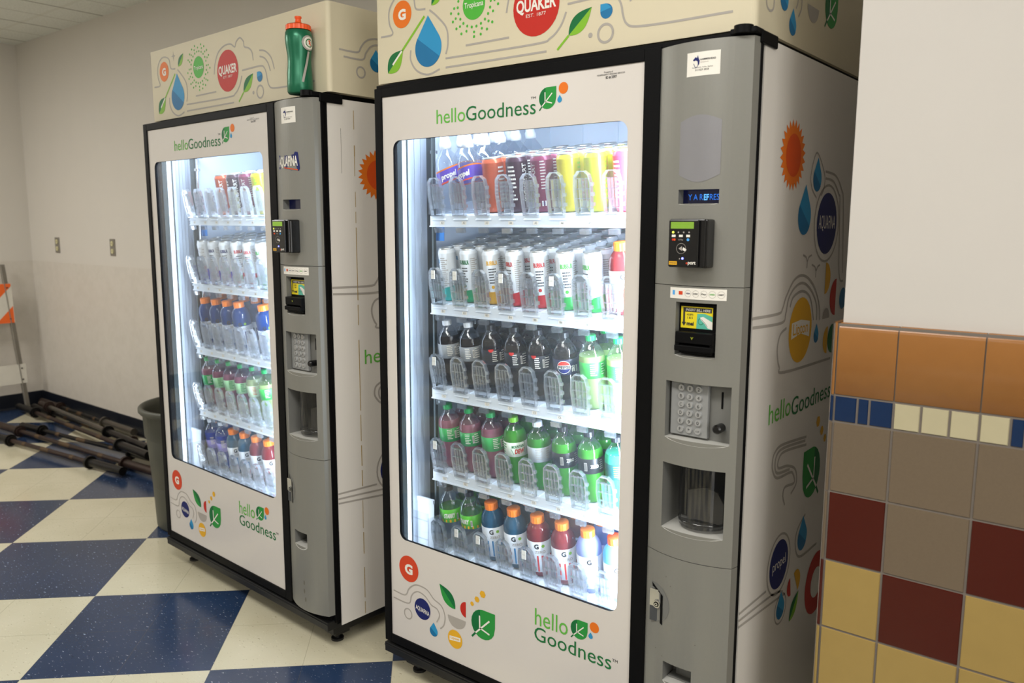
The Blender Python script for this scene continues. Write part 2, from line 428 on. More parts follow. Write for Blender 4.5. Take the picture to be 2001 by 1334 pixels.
def leaf_logo(mb, c, r, P, w=0.0006, dark='dgreen', stem=True):
    pts = [(c[0] + r, c[1] + r)]
    for i in range(15):
        t = math.radians(95 + i * 17); pts.append((c[0] + r * math.cos(t), c[1] + r * math.sin(t)))
    pts.append((c[0] + r, c[1] + .05 * r))
    mb.poly(pts, P, w, gi['green'])
    half = [(c[0] - .2 * r, c[1] - .2 * r)] + [(c[0] + .97 * r * math.cos(math.radians(a)), c[1] + .97 * r * math.sin(math.radians(a))) for a in range(105, 226, 12)]
    mb.poly(half, P, w + .0003, gi[dark])
    if stem: mb.stroke([(c[0] - .25 * r, c[1] - .3 * r), (c[0] - .95 * r, c[1] - 1.08 * r)], P, r * .13, w + .0001, gi[dark])
    for a, b in (((-.62, -.72), (.55, .42)), ((-.28, .55), (-.26, -.34)), ((-.2, -.3), (.55, -.5))):
        mb.stroke([(c[0] + a[0] * r, c[1] + a[1] * r), (c[0] + b[0] * r, c[1] + b[1] * r)], P, r * .11, w + .0007, gi['white'])
def leaf2(mb, a, b, wd, P, c1='dgreen', c2='lime', w=0.0006):
    mb.poly(leaf_half(a, b, wd, 1), P, w, gi[c1]); mb.poly(leaf_half(a, b, wd, -1), P, w, gi[c2])
def drop(mb, c, r, P, w=0.0006, two=True, tip=1.35):
    mb.poly(drop_pts(c, r, tip=tip), P, w, gi['blue'])
    if two:
        pts = [p for p in drop_pts(c, r, tip=tip)[:-1]]
        cut = [p for p in pts if (p[0] - c[0]) * .75 + (p[1] - c[1]) * 1.0 < .15 * r]
        if len(cut) > 2: mb.poly(cut, P, w + .0003, gi['blue2'])
def word_logo(mb, P, hello, good, w=.0008, b=0.0):
    mb.text('hello', hello[0], hello[1], hello[2], hello[3], P, w, gi['tlime'], b)
    mb.text('Goodness', good[0], good[1], good[2], good[3], P, w, gi['tgreen'], b)
def sun(mb, c, r, P, w=.0006):
    pts = []
    for i in range(48):
        t = 2 * PI * i / 48; q = r if i % 2 else r * .79
        pts.append((c[0] + q * math.cos(t), c[1] + q * math.sin(t)))
    mb.poly(pts, P, w, gi['orange']); mb.disc((c[0] + .04 * r, c[1]), r * .6, P, w + .0003, gi['dorange'])

def arcy(x):
    t = (x - .937) / .213
    return -.104 * t * (1 - t)

# ------------------------------------------------------------------ vending machine
LANE0, PITCH = .14, .0877
TILT = .168
SZ = [1.468, 1.202, .938, .674, .410]
def vending_machine(label, loc, rz, near):
    LOFF = 0 if near else -.014
    root = thing('vending_machine', label, 'vending machine', loc, rz)
    # cabinet -----------------------------------------------------------
    m = MB()
    m.box(0, .03, .05, .90, .082, 1.83, 0); m.box(.90, 1.153, .10, .90, .082, 1.83, 0); m.box(1.146, 1.153, .05, .10, .082, 1.83, 0); m.box(.90, .93, .05, .10, .082, 1.83, 0)
    m.box(.03, .90, .05, .90, .082, .37, 0); m.box(.03, .90, .05, .90, 1.80, 1.83, 0); m.box(.03, .90, .72, .90, .37, 1.80, 0)
    cab = m.build('cabinet', [WRAP], root)
    m = MB()
    m.box(.030, .033, .05, .72, .37, 1.80); m.box(.897, .90, .05, .72, .37, 1.80); m.box(.033, .897, .717, .72, .37, 1.80)
    m.box(.033, .897, .05, .717, .37, .373); m.box(.033, .897, .05, .717, 1.797, 1.80)
    for i in range(6): m.box(.10 + i * .14, .115 + i * .14, .712, .717, .38, 1.79)
    m.build('inner_liner', LINER, cab)
    # printed side
    PS = lambda u, v, w: (1.153 + w, u, v)
    g = MB(); Gr = gi['grey']; lw = .0085
    sun(g, (.245, 1.601), .082, PS)
    drop(g, (.4232, 1.555), .031, PS); drop(g, (.3444, 1.462), .045, PS)
    g.stroke([(.4241, 1.5082), (.3857, 1.5324), (.3751, 1.5653), (.4103, 1.6185), (.4753, 1.5703), (.4779, 1.5358), (.4582, 1.5149)], PS, .005, .0005, Gr)
    g.disc((.5169, 1.4449), .079, PS, .0006, gi['navy']); g.ring((.5169, 1.4449), .098, .006, PS, .0005, Gr)
    g.text('AQUAFINA', .452, .582, 1.432, .034, PS, .001, gi['white'])
    g.stroke([(.4832, 1.5764), (.5692, 1.569), (.6253, 1.5351), (.6468, 1.4988), (.6768, 1.3096)], PS, .006, .0005, Gr)
    g.stroke([(.4863, 1.5593), (.5529, 1.5534), (.6038, 1.5222), (.6166, 1.4981), (.6455, 1.311), (.6856, 1.2867)], PS, .006, .0005, Gr)
    for b in ([(.3492, 1.3677), (.3717, 1.362), (.3818, 1.3514), (.3921, 1.3614), (.4136, 1.366)], [(.3818, 1.3514), (.3813, 1.3342)],
              [(.4177, 1.3415), (.4415, 1.3353), (.452, 1.3255), (.463, 1.3345), (.4802, 1.3392)], [(.452, 1.3255), (.4515, 1.3078)]): g.stroke(b, PS, .005, .0005, Gr)
    def half(c, r, a0, col, w=.0007): g.poly([(c[0] + r * math.cos(math.radians(a0 + i * 12)), c[1] + r * math.sin(math.radians(a0 + i * 12))) for i in range(16)], PS, w, gi[col])
    half((.53, 1.3015), .042, -90, 'yellow'); half((.627, 1.246), .05, 90, 'red'); half((.553, 1.193), .028, 0, 'grey')
    half((.576, 1.1326), .037, 90, 'yellow'); half((.618, 1.1328), .04, 90, 'dgreen'); g.disc((.6917, 1.2378), .03, PS, .0006, gi['blue2'])
    g.disc((.3593, 1.1807), .082, PS, .0006, gi['yellow'])
    g.poly([(.295, 1.163), (.36, 1.172), (.425, 1.158), (.425, 1.198), (.36, 1.207), (.295, 1.203)], PS, .0009, gi['white'])
    g.text('Lipton', .305, .412, 1.172, .028, PS, .0012, gi['yellow'], .01)
    for l in ([(.0486, 1.2365), (.20, 1.2346), (.228, 1.245), (.2495, 1.2738), (.2985, 1.3097), (.3623, 1.3167), (.4349, 1.2909), (.4885, 1.2397), (.5022, 1.193)],
              [(.051, 1.2158), (.225, 1.2108), (.25, 1.23), (.2658, 1.2672), (.3091, 1.2923), (.3654, 1.2977), (.4291, 1.2736), (.4712, 1.235), (.478, 1.1951)],
              [(.2769, 1.2441), (.2969, 1.2678), (.3602, 1.2779), (.4197, 1.2565), (.4543, 1.1973)],
              [(.2608, 1.1952), (.2244, 1.185), (.2083, 1.162), (.2091, 1.1343), (.225, 1.1044), (.2609, 1.087), (.6135, 1.0771)]): g.stroke(l, PS, lw * .8, .0005, Gr)
    drop(g, (.4812, 1.154), .019, PS)
    word_logo(g, PS, (.173, .318, .972, .049), (.325, .63, .966, .047))
    for c, r in (((.5414, .911), .016), ((.5771, .8788), .014), ((.6069, .8515), .012)): g.disc(c, r, PS, .0006, gi['yellow'], 6)
    for l in ([(.4505, .8871), (.2773, .903), (.2262, .8944), (.2117, .8725), (.2177, .8486), (.2506, .8235), (.3365, .8168), (.362, .8076), (.3743, .7806), (.3094, .7853), (.2967, .7652), (.3132, .7371)],
              [(.4541, .865), (.2957, .8818), (.2546, .871), (.2547, .8482), (.3174, .839), (.3771, .8159), (.3915, .7762), (.3535, .7559)],
              [(.4432, .8783), (.2865, .8925), (.238, .8833), (.2317, .8537), (.2535, .8354), (.3351, .826)],
              [(.4774, .6662), (.4209, .6389), (.4101, .5986), (.4513, .5535), (.5893, .5478)]): g.stroke(l, PS, .007, .0005, Gr)
    leaf_logo(g, (.5083, .7766), .07, lambda u, v, w: PS(1.0166 - u, v, w))
    drop(g, (.4628, .605), .036, PS)
    g.disc((.294, .5856), .064, PS, .0006, gi['navy']); g.ring((.294, .5856), .079, .006, PS, .0005, Gr); g.text('propel', .25, .34, .577, .026, PS, .001, gi['white'])
    half((.43, .49), .034, -60, 'yellow'); half((.39, .49), .026, 100, 'red'); g.disc((.6029, .427), .092, PS, .0006, gi['red']); g.disc((.6029, .427), .045, PS, .0009, gi['white'])
    drop(g, (.3215, .455), .028, PS); g.ring((.3215, .455), .04, .005, PS, .0005, Gr); leaf2(g, (.394, .3896), (.4573, .4557), .022, PS)
    g.stroke([(.049, .5471), (.2136, .5421)], PS, .006, .0005, Gr); g.stroke([(.049, .530), (.2618, .5153), (.3343, .4974)], PS, .006, .0005, Gr); g.stroke([(.049, .514), (.28, .4933), (.3523, .4845)], PS, .006, .0005, Gr)
    g.build('side_graphics', GM, cab)
    if not near:     # old glue line down the side of this one
        g = MB()
        zz = 1.80
        while zz > .12:
            L_ = random.uniform(.03, .12)
            g.box(1.1532, 1.1538, .149, .1505 + random.uniform(0, .0015), zz - L_, zz, gi['stain']); zz -= L_ + random.choice([0.0, .015, .05])
        g.box(1.1532, 1.1536, .098, .0988, 1.60, 1.74, gi['grime'])
        g.build('glue_line', GM, cab)
    # rubber seal between door and cabinet
    MB().box(.005, .025, .032, .05, .09, 1.825).box(.90, .93, .032, .05, .09, 1.825).box(1.144, 1.150, .032, .05, .09, 1.825).box(.025, .90, .032, .05, 1.80, 1.825).box(.93, 1.144, .032, .05, 1.80, 1.825).box(.025, .90, .032, .05, .09, .13).box(.93, 1.144, .032, .05, .09, .13).build('door_seal', BLACK, cab)
    # door frame --------------------------------------------------------
    m = MB()
    yf, yb = -.004, .033
    m.box(0, .0298, yf, yb, .1156, 1.83); m.box(.8958, .937, yf, yb, .1156, 1.83)
    m.box(.0298, .8958, yf, yb, 1.8035, 1.83); m.box(.0298, .8958, yf, yb, .1156, .1437)
    m.box(.937, .955, .012, yb, .10, 1.83); m.box(1.143, 1.157, .022, yb, .10, 1.83); m.box(.955, 1.143, .012, yb, 1.815, 1.83); m.box(.955, 1.143, .012, yb, .10, .131)
    m.box(-.004, .0, yf + .004, yb, .13, 1.815)
    door = m.build('door_frame', BLACK, root, .0025)
    # printed front panel with rounded window ----------------------------
    PF = lambda u, v, w: (u, -w + .0005, v)
    ox0, ox1, oz0, oz1 = .0298, .8958, .1437, 1.8035
    ix0, ix1, iz0, iz1, R = .0717, .8544, .4717, 1.679, .026
    m = MB()
    inner = []
    outer = []
    for (cx, cz, a0, oc) in ((ix1 - R, iz1 - R, 0, (ox1, oz1)), (ix0 + R, iz1 - R, 90, (ox0, oz1)), (ix0 + R, iz0 + R, 180, (ox0, oz0)), (ix1 - R, iz0 + R, 270, (ox1, oz0))):
        for i in range(9):
            t = math.radians(a0 + 90 * i / 8); inner.append((cx + R * math.cos(t), cz + R * math.sin(t))); outer.append(oc)
    n = len(inner)
    vs = [PF(u, v, 0) for u, v in inner] + [PF(u, v, 0) for u, v in outer] + [PF(u, v, -.010) for u, v in inner]
    fs = []
    for i in range(n):
        j = (i + 1) % n
        if outer[i] == outer[j]: fs.append((i, j, n + i))
        else: fs.append((i, j, n + j, n + i))
    m.add(vs, fs, 0); m.add(vs, [(i, (i + 1) % n, 2 * n + (i + 1) % n, 2 * n + i) for i in range(n)], 1)
    pan = m.build('front_panel', [GPANEL, BLACK], door)
    g = MB(); lw = .0042
    word_logo(g, PF, (.2471, .3528, 1.7137, .0375), (.3564, .5891, 1.7137, .0372))
    leaf_logo(g, (.6252, 1.7484), .0262, PF); g.disc((.6725, 1.7681), .0138, PF, .0006, gi['orange']); drop(g, (.6619, 1.7414), .0068, PF, two=False)
    g.text('TM', .5732, .5891, 1.7498, .0062, PF, .0008, gi['ink'])
    g.build('brand_logo', GM, pan); g = MB()
    g.text('Property of', .788, .812, 1.7895, .004, PF, .0008, gi['ink']); g.text('INDEPENDENT VENDING SERVICES', .769, .844, 1.7842, .0035, PF, .0008, gi['ink'])
    g.text('ID # 3397', .793, .8225, 1.7765, .0058, PF, .0008, gi['ink'], .02)
    g.build('owner_print', GM, pan); g = MB()
    g.disc((.1089, .3823), .042, PF, .0006, gi['redor']); g.text('G', .092, .126, .367, .031, PF, .0009, gi['white'], .05)
    g.build('brand_badge', GM, pan); g = MB()
    g.stroke([(.0389, .2927), (.09, .2913), (.1071, .3157), (.1258, .3322), (.1477, .3403), (.187, .3368), (.2149, .3157), (.2459, .3039), (.2607, .2767), (.2569, .2462), (.2415, .2288)], PF, lw, .0005, gi['grey'])
    g.stroke([(.0383, .2684), (.105, .2684), (.1177, .2942), (.1305, .3106), (.151, .3195), (.1795, .313), (.204, .2936), (.2284, .2878), (.2386, .2696), (.2264, .2442)], PF, lw, .0005, gi['grey'])
    g.ring((.1029, .2329), .0165, lw, PF, .0005, gi['grey']); g.disc((.1667, .2682), .034, PF, .0006, gi['navy']); g.text('AQUAFINA', .138, .196, .262, .014, PF, .0009, gi['white'], 0.01, -.15)
    drop(g, (.2139, .2115), .0165, PF)
    leaf2(g, (.3037, .3104), (.240, .3726), .021, PF, 'green', 'dgreen')
    g.poly([(.3456 - 0 + .0225 * math.cos(math.radians(90 + i * 15)) * .98, .3215 + .024 * math.sin(math.radians(90 + i * 15))) for i in range(13)], PF, .0006, gi['red'])
    g.poly([(.309 + .036 * math.cos(math.radians(180 + i * 15)), .2853 + .034 * math.sin(math.radians(180 + i * 15))) for i in range(13)], PF, .0006, gi['grey'])
    for c, r in (((.4106, .3897), .0115), ((.389, .3679), .0095), ((.3703, .3489), .0072)): g.disc(c, r, PF, .0006, gi['yellow'], 6)
    g.disc((.3019, .2152), .029, PF, .0006, gi['yellow']); g.poly([(.28, .207), (.324, .213), (.324, .226), (.28, .221)], PF, .0009, gi['white']); g.text('Lipton', .285, .319, .213, .007, PF, .0012, gi['yellow'], 0.02, .1)
    leaf_logo(g, (.412, .297), .045, PF)
    g.build('panel_graphics', GM, pan); g = MB()
    g.text('hello', .5987, .7072, .360, .048, PF, .0008, gi['tlime'], .0, .03); g.text('Goodness', .5972, .8425, .3155, .0405, PF, .0008, gi['tgreen'], .001)
    leaf_logo(g, (.743, .3925), .0265, PF); g.disc((.7897, .4131), .0142, PF, .0006, gi['orange']); drop(g, (.7789, .3855), .0066, PF, two=False)
    g.text('TM', .8453, .861, .3405, .008, PF, .0008, gi['ink'])
    g.build('brand_logo', GM, pan)
    MB().box(ix0 - .01, ix1 + .01, .006, .010, iz0 - .01, iz1 + .01).build('window_glass', GLASS, door)
    # kick rail and feet -------------------------------------------------
    m = MB()
    m.box(.0, 1.15, -.006, .06, .078, .108); m.box(.0, 1.15, -.0085, -.006, .098, .102); m.box(.05, 1.13, .03, .88, .045, .082)
    m.build('kick_rail', DKMET, root, .003)
    for fx in (.075, 1.09):
        for fy in (.075, .84):
            MB().box(fx - .03, fx + .03, fy - .03, fy + .03, .03, .08).cyl((fx, fy, .008), (fx, fy, .04), .009, n=10).cyl((fx, fy, 0), (fx, fy, .008), .022, n=14).build('levelling_foot', DKMET, root)
    # header sign ---------------------------------------------------------
    hx0, hx1, hy = (-.015, 1.14, .028) if near else (-.02, 1.16, .055)
    hz0, hz1 = 1.848, 2.118
    prof = [(hx0, .88), (hx0, hy)] + [(hx1 - .014 + .014 * math.sin(t), hy + .014 * (1 - math.cos(t))) for t in [PI / 2 * i / 6 for i in range(7)]] + [(hx1, .88)]
    m = MB(); n = len(prof)
    m.add([(x, y, hz0) for x, y in prof] + [(x, y, hz1) for x, y in prof], [(i, i + 1, n + i + 1, n + i) for i in range(n - 1)] , 0, False)
    m.add([(x, y, hz0) for x, y in prof] + [(x, y, hz1) for x, y in prof], [tuple(range(n)), tuple(range(n, 2 * n)), (0, n, 2 * n - 1, n - 1)], 0)
    head = m.build('header_sign', CREAM, root)
    MB().box(.02, 1.13, .06, .86, 1.83, 1.849).box(.0, 1.135, hy - .002 - .02, .08, 1.828, 1.8395).build('header_mount', BLACK, root)
    PH = lambda u, v, w: (u + (0 if not near else .003), hy - w, v + .002)
    g = MB(); Gr = gi['grey']; lw = .0052
    g.disc((.0864, 2.0292), .0375, PH, .0006, gi['orange']); g.text('G', .071, .102, 2.0155, .028, PH, .001, gi['white'], .05)
    for l in ([(-.0031, 1.9787), (.046, 1.9807), (.0331, 2.0109), (.0338, 2.0485), (.0607, 2.078), (.0977, 2.0835), (.1317, 2.0691), (.142, 2.036), (.1792, 2.0298)],
              [(.1945, 2.0248), (.2235, 2.0032), (.2582, 1.9677), (.2632, 1.9264), (.2554, 1.8999)], [(.1193, 1.9267), (.1189, 1.8987), (.1427, 1.8685), (.1862, 1.8532), (.2318, 1.8632)],
              [(.4691, 1.9751), (.4789, 2.0126), (.5041, 2.0478), (.5485, 2.065), (.5904, 2.0647), (.6181, 2.0514), (.6277, 2.0666), (.653, 2.0774), (.6757, 2.0619), (.6798, 2.0443), (.7092, 2.035), (.7274, 2.0184), (.733, 1.9915)],
              [(.7738, 2.0195), (.8074, 2.0127), (.8428, 1.9876), (.8606, 1.948)], [(.7745, 1.9995), (.802, 1.9908), (.8231, 1.9723), (.836, 1.945)],
              [(.6596, 1.9669), (.7737, 1.9683), (.7996, 1.9592), (.811, 1.9399), (.8155, 1.9195), (.8252, 1.8985), (.8504, 1.8879), (.937, 1.8847), (1.05, 1.885), (1.085, 1.885)],
              [(.2541, 1.8887), (.5572, 1.8864), (.6084, 1.8942), (.6392, 1.9182), (.6557, 1.9496)], [(.3283, 1.9132), (.478, 1.9137)], [(.2543, 1.8645), (.5974, 1.8644)]):
        g.stroke(l, PH, lw, .0005, Gr)
    g.poly([(.1681 + (.017 if i % 2 == 0 else .004) * math.cos(i * PI / 4), 2.0782 + (.02 if i % 2 == 0 else .004) * math.sin(i * PI / 4)) for i in range(8)], PH, .0006, Gr)
    leaf2(g, (.2027, 2.0352), (.2468, 2.0784), .015, PH)
    g.stroke([(.175, 2.0111), (.0776, 1.9237)], PH, .007, .0005, gi['lime']); leaf2(g, (.024, 1.8739), (.088, 1.932), .026, PH); g.stroke([(.083, 1.929), (.045, 1.895)], PH, .006, .0010, gi['white'])
    drop(g, (.1885, 1.925), .051, PH)
    g.disc((.3579, 2.0141), .0392, PH, .0006, gi['gsun']); g.text('Tropicana', .325, .391, 2.007, .014, PH, .001, gi['white'], .01)
    for i in range(22):
        t = 2 * PI * i / 22; g.disc((.3585 + .058 * math.cos(t), 2.014 + .057 * math.sin(t)), .0038, PH, .0006, gi['gsun'], 10)
        g.disc((.3585 + .0835 * math.cos(t + .14), 2.014 + .082 * math.sin(t + .14)), .0038, PH, .0006, gi['gsun'], 10) if i % 5 else None
    for i in range(16):
        t = 2 * PI * i / 16; g.disc((.3585 + .071 * math.cos(t), 2.014 + .07 * math.sin(t)), .0036, PH, .0006, gi['gsun'], 10)
    g.disc((.5637, 1.977), .072, PH, .0006, gi['red']); g.text('QUAKER', .502, .626, 1.968, .030, PH, .001, gi['white'], .03); g.text('EST. 1877', .533, .595, 1.953, .008, PH, .001, gi['white'], .0)
    leaf2(g, (.6638, 1.8928), (.7297, 1.9493), .021, PH); g.stroke([(.6638, 1.8928), (.6304, 1.8635)], PH, .006, .0005, gi['lime'])
    g.disc((.7707, 1.9335), .0168, PH, .0006, gi['blue2']); g.poly([(.754, 1.9335), (.754, 1.951), (.7707, 1.951), (.784, 1.94)], PH, .0008, gi['blue'])
    g.disc((.7269, 1.8852), .006, PH, .0006, Gr); g.ring((.769, 1.8842), .0205, .006, PH, .0005, Gr)
    PHS = lambda u, v, w: (hx1 + w, u, v)
    if near:
        drop(g, (.2355, 1.889), .022, PHS); drop(g, (.1786, 1.934), .024, PHS)
        g.stroke([(.0774, 1.93), (.0774, 1.91), (.0832, 1.8988), (.1013, 1.8946), (.1177, 1.9042), (.1185, 1.93)], PHS, .005, .0005, Gr)
        g.poly([(.3659 + .04 * math.cos(math.radians(180 + i * 15)), 1.955 + .036 * math.sin(math.radians(180 + i * 15))) for i in range(13)], PHS, .0006, Gr); leaf_logo(g, (.497, 1.978), .048, PHS)
        g.stroke([(.2854, 1.9597), (.2861, 1.9363), (.2691, 1.9144)], PHS, .005, .0005, Gr); g.stroke([(.2626, 1.9549), (.2598, 1.941), (.2515, 1.9294)], PHS, .005, .0005, Gr)
    else:
        g.stroke([(.0953, 1.9802), (.165, 1.981), (.1806, 1.9981), (.1958, 2.0157), (.2186, 2.0289), (.2566, 2.034), (.30, 2.02)], PHS, .0055, .0005, Gr)
        g.stroke([(.112, 1.9606), (.185, 1.9612), (.1998, 1.9822), (.2153, 2.0017), (.2332, 2.0122), (.2561, 2.0147), (.29, 2.0)], PHS, .0055, .0005, Gr)
        drop(g, (.2424, 1.956), .026, PHS); g.ring((.1788, 1.9209), .0165, .0055, PHS, .0005, Gr)
    g.build('header_graphics', GM, head)
    # hinge
    m = MB(); m.box(1.10, 1.158, -.012, .03, 1.829, 1.842).box(1.153, 1.160, .018, .105, 1.813, 1.840)
    m.cyl((1.128, -.006, 1.83), (1.128, -.006, 1.846), .02, n=14)
    m.build('hinge', BLACK, root, .003)
    # control panel -------------------------------------------------------
    holes = {'display': (1.000, 1.0945, 1.486, 1.5165), 'bill': (1.003, 1.099, 1.151, 1.2705), 'key': (.982, 1.1355, .957, 1.089), 'port': (.980, 1.1305, .739, .896), 'ret': (.998, 1.073, .358, .407)}
    dep = {'display': .004, 'bill': .05, 'key': .012, 'port': .085, 'ret': .035}
    xs = set(.937 + .213 * i / 18 for i in range(19))
    for h in holes.values(): xs |= {h[0], h[1]}
    xs = sorted(xs); xs = [x for i, x in enumerate(xs) if i == 0 or x - xs[i - 1] > .0008 or any(abs(x - h[j]) < 1e-9 for h in holes.values() for j in (0, 1))]
    prof = [(.937, .012)] + [(x, arcy(x)) for x in xs] + [(1.156, .028)]
    def seg(z0, z1, hs):
        m = MB()
        zs = sorted({z0, z1} | {holes[h][2] for h in hs} | {holes[h][3] for h in hs})
        for a in range(len(zs) - 1):
            for i in range(len(prof) - 1):
                xm = (prof[i][0] + prof[i + 1][0]) / 2; zm = (zs[a] + zs[a + 1]) / 2
                if 0 < i < len(prof) - 2 and any(holes[h][0] < xm < holes[h][1] and holes[h][2] < zm < holes[h][3] for h in hs): continue
                p, q = prof[i], prof[i + 1]
                m.add([(p[0], p[1], zs[a]), (q[0], q[1], zs[a]), (q[0], q[1], zs[a + 1]), (p[0], p[1], zs[a + 1])], [(0, 1, 2, 3)], 0, 0 < i < len(prof) - 2)
        n = len(prof)
        for z in (z0, z1): m.add([(x, y, z) for x, y in prof], [tuple(range(n))], 0)
        for h in hs:
            a, b, c, d = holes[h]; yd = dep[h]
            hx = [x for x in xs if a - 1e-9 <= x <= b + 1e-9]
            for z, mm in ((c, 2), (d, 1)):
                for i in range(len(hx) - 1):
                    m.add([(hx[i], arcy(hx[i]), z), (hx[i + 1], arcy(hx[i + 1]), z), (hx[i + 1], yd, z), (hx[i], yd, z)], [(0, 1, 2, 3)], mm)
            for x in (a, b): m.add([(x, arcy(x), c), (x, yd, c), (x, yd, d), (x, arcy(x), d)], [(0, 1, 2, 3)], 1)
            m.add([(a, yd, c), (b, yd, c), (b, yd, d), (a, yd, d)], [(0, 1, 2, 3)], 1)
        return m
    cp = seg(1.3078, 1.8255, ['display']).build('control_panel', [SILVER, SILVD, SILVL], root)
    seg(.6735, 1.3062, ['bill', 'key', 'port']).build('middle_cover', [SILVER, SILVD, SILVL], cp)
    seg(.130, .6719, ['ret']).build('lower_cover', [SILVER, SILVD, SILVL], cp)
    PC = lambda u, v, w: (u, arcy(u) - w, v)
    # curved lips under the recesses, their highlight painted in as lighter silver
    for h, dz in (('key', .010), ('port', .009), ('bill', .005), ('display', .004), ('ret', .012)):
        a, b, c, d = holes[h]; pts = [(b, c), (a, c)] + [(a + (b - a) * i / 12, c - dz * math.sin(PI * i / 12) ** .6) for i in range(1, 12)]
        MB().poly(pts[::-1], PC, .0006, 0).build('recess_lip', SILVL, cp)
    # ghost of a removed sticker
    if near:
        rp = []
        for i in range(25):
            t = i / 24; rp.append((1.0 + .095 * t, 1.66 + .013 * math.sin(PI * t)))
        rp += [(1.0 + .095 * (1 - i / 24), 1.548 - .016 * math.sin(PI * i / 24)) for i in range(25)]
        m = MB(); 
        for i in range(24): m.add([PC(*rp[i], .0006), PC(*rp[i + 1], .0006), PC(*rp[48 - i], .0006), PC(*rp[49 - i], .0006)], [(0, 1, 2, 3)])
        m.build('sticker_ghost', mat('cleaner_silver', '#88878a', rough=.36, metal=.24), cp)
    # service sticker
    g = MB(); W_ = gi['white']
    ns = 8
    def cstrip(g, x0, x1, z0, z1, w, mi, n=8):
        for i in range(n):
            a = x0 + (x1 - x0) * i / n; b = x0 + (x1 - x0) * (i + 1) / n
            g.add([PC(a, z0, w), PC(b, z0, w), PC(b, z1, w), PC(a, z1, w)], [(0, 1, 2, 3)], mi)
    cstrip(g, 1.012, 1.087, 1.753, 1.802, .0006, W_)
    g.poly([(1.026, 1.786), (1.032, 1.792), (1.036, 1.790), (1.0375, 1.796), (1.0395, 1.789), (1.042, 1.784), (1.041, 1.777), (1.037, 1.7725), (1.038, 1.778), (1.037, 1.783), (1.033, 1.7855), (1.029, 1.784)], PC, .001, gi['navy'])
    g.stroke([(1.028, 1.779), (1.031, 1.773), (1.034, 1.770), (1.037, 1.773)], PC, .0012, .001, gi['navy'])
    g.text('HAMMERHEAD', 1.043, 1.0775, 1.7845, .0038, PC, .001, gi['ink'], .02); g.text('VENDING', 1.043, 1.062, 1.7795, .002, PC, .001, gi['grey'])
    g.text('Snacks  Drinks  Coffee  Markets', 1.025, 1.072, 1.7695, .0022, PC, .001, gi['ink']); g.text('513 829 5858', 1.032, 1.063, 1.7635, .0038, PC, .001, gi['ink'])
    g.build('service_sticker', GM, cp)
    # payment card strip
    g = MB(); cstrip(g, .9865, 1.1185, 1.278, 1.3025, .0010, W_, 12)
    for i, (t, c) in enumerate((('', 'sky'), ('', 'redor'), ('VISA', 'navy'), ('DISC', 'ink'), ('Pay', 'ink'), ('GREEN', 'gsun'), ('DEBIT', 'ink'))):
        cx = .9965 + i * .0185
        if i < 2: g.poly([(cx - .003, 1.286), (cx + .003, 1.286), (cx + .003, 1.296), (cx - .003, 1.296)] if i == 0 else [(cx - .005, 1.287), (cx + .005, 1.287), (cx + .005, 1.295), (cx - .005, 1.295)], PC, .0014, gi[c])
        else:
            g.ring((cx, 1.2905), .0075, .0006, PC, .0014, gi['grey'], 20); g.text(t, cx - .0055, cx + .0055, 1.289, .0033, PC, .0015, gi[c], .02)
    g.build('payment_card_strip', GM, cp)
    if not near:
        g = MB()
        rp = [(.981, 1.6135), (1.03, 1.613), (1.06, 1.607), (1.094, 1.6045), (1.0985, 1.612), (1.0915, 1.662), (1.079, 1.664), (1.074, 1.656), (1.03, 1.6535), (.982, 1.657)]
        g.poly(rp, PC, .0008, gi['navy']); g.text('AQUAFINA', .984, 1.09, 1.6215, .030, PC, .0013, W_, .03)
        g.stroke([(1.02, 1.6165), (1.05, 1.613), (1.09, 1.6075)], PC, .003, .0012, gi['dorange'])
        g.build('brand_decal', GM, cp)
    # display
    g = MB(); a, b, c, d = holes['display']; PD = lambda u, v, w: (u, .0020 - w, v)
    DB = [mat('display_black', '#05060c', rough=.15, emit='#0a1040', estr=.35), emis('display_blue_glow', '#2a7cf0', 1.0), emis('display_bright_glow', '#5fb4ff', 1.3)]
    g.box(a, b, .0020, .0038, c, d, 0)
    if near:
        g.text('Y A R', 1.0125, 1.0475, 1.4945, .0125, PD, .0006, 1); g.text('EF', 1.0495, 1.0615, 1.4945, .0125, PD, .0006, 2, .03); g.text('RES', 1.0635, 1.0855, 1.4945, .0125, PD, .0006, 1)
    else: g.text('Y 1.00', 1.066, 1.092, 1.4945, .0125, PD, .0006, 1)
    MBd = g.build('message_display', DB, cp)
    # card reader
    m = MB(); m.box(1.000, 1.084, -.060, -.018, 1.349, 1.453)
    cr = m.build('card_reader', BLACKG, cp, .003)
    MB().box(1.0745, 1.0885, -.056, -.02, 1.3485, 1.4525).build('swipe_guide', BLACKG, cr, .004)
    PR = lambda u, v, w: (u, -.060 - w, v)
    MB().box(1.003, 1.0725, -.0675, -.060, 1.351, 1.451).build('reader_face', BLACKG, cr, .002)
    PR = lambda u, v, w: (u, -.0675 - w, v)
    RM = GM + [emis('lcd_green_glow', '#9ac83c', .75), emis('led_green_glow', '#e8ff40', 4), emis('led_blue_glow', '#5a60ff', 8)]
    g = MB(); q = len(GM)
    g.poly([(1.008, 1.4325), (1.062, 1.4325), (1.062, 1.4465), (1.008, 1.4465)], PR, .0005, q); g.text('Swipe card or', 1.018, 1.052, 1.4405, .0028, PR, .001, gi['lime']); g.text('insert cash', 1.022, 1.048, 1.4355, .0028, PR, .001, gi['lime'])
    g.disc((1.014, 1.4245), .0024, PR, .0006, q + 1, 12)
    for i in (1, 2, 3): g.disc((1.014 + i * .0125, 1.4245), .0018, PR, .0006, gi['grey'], 10)
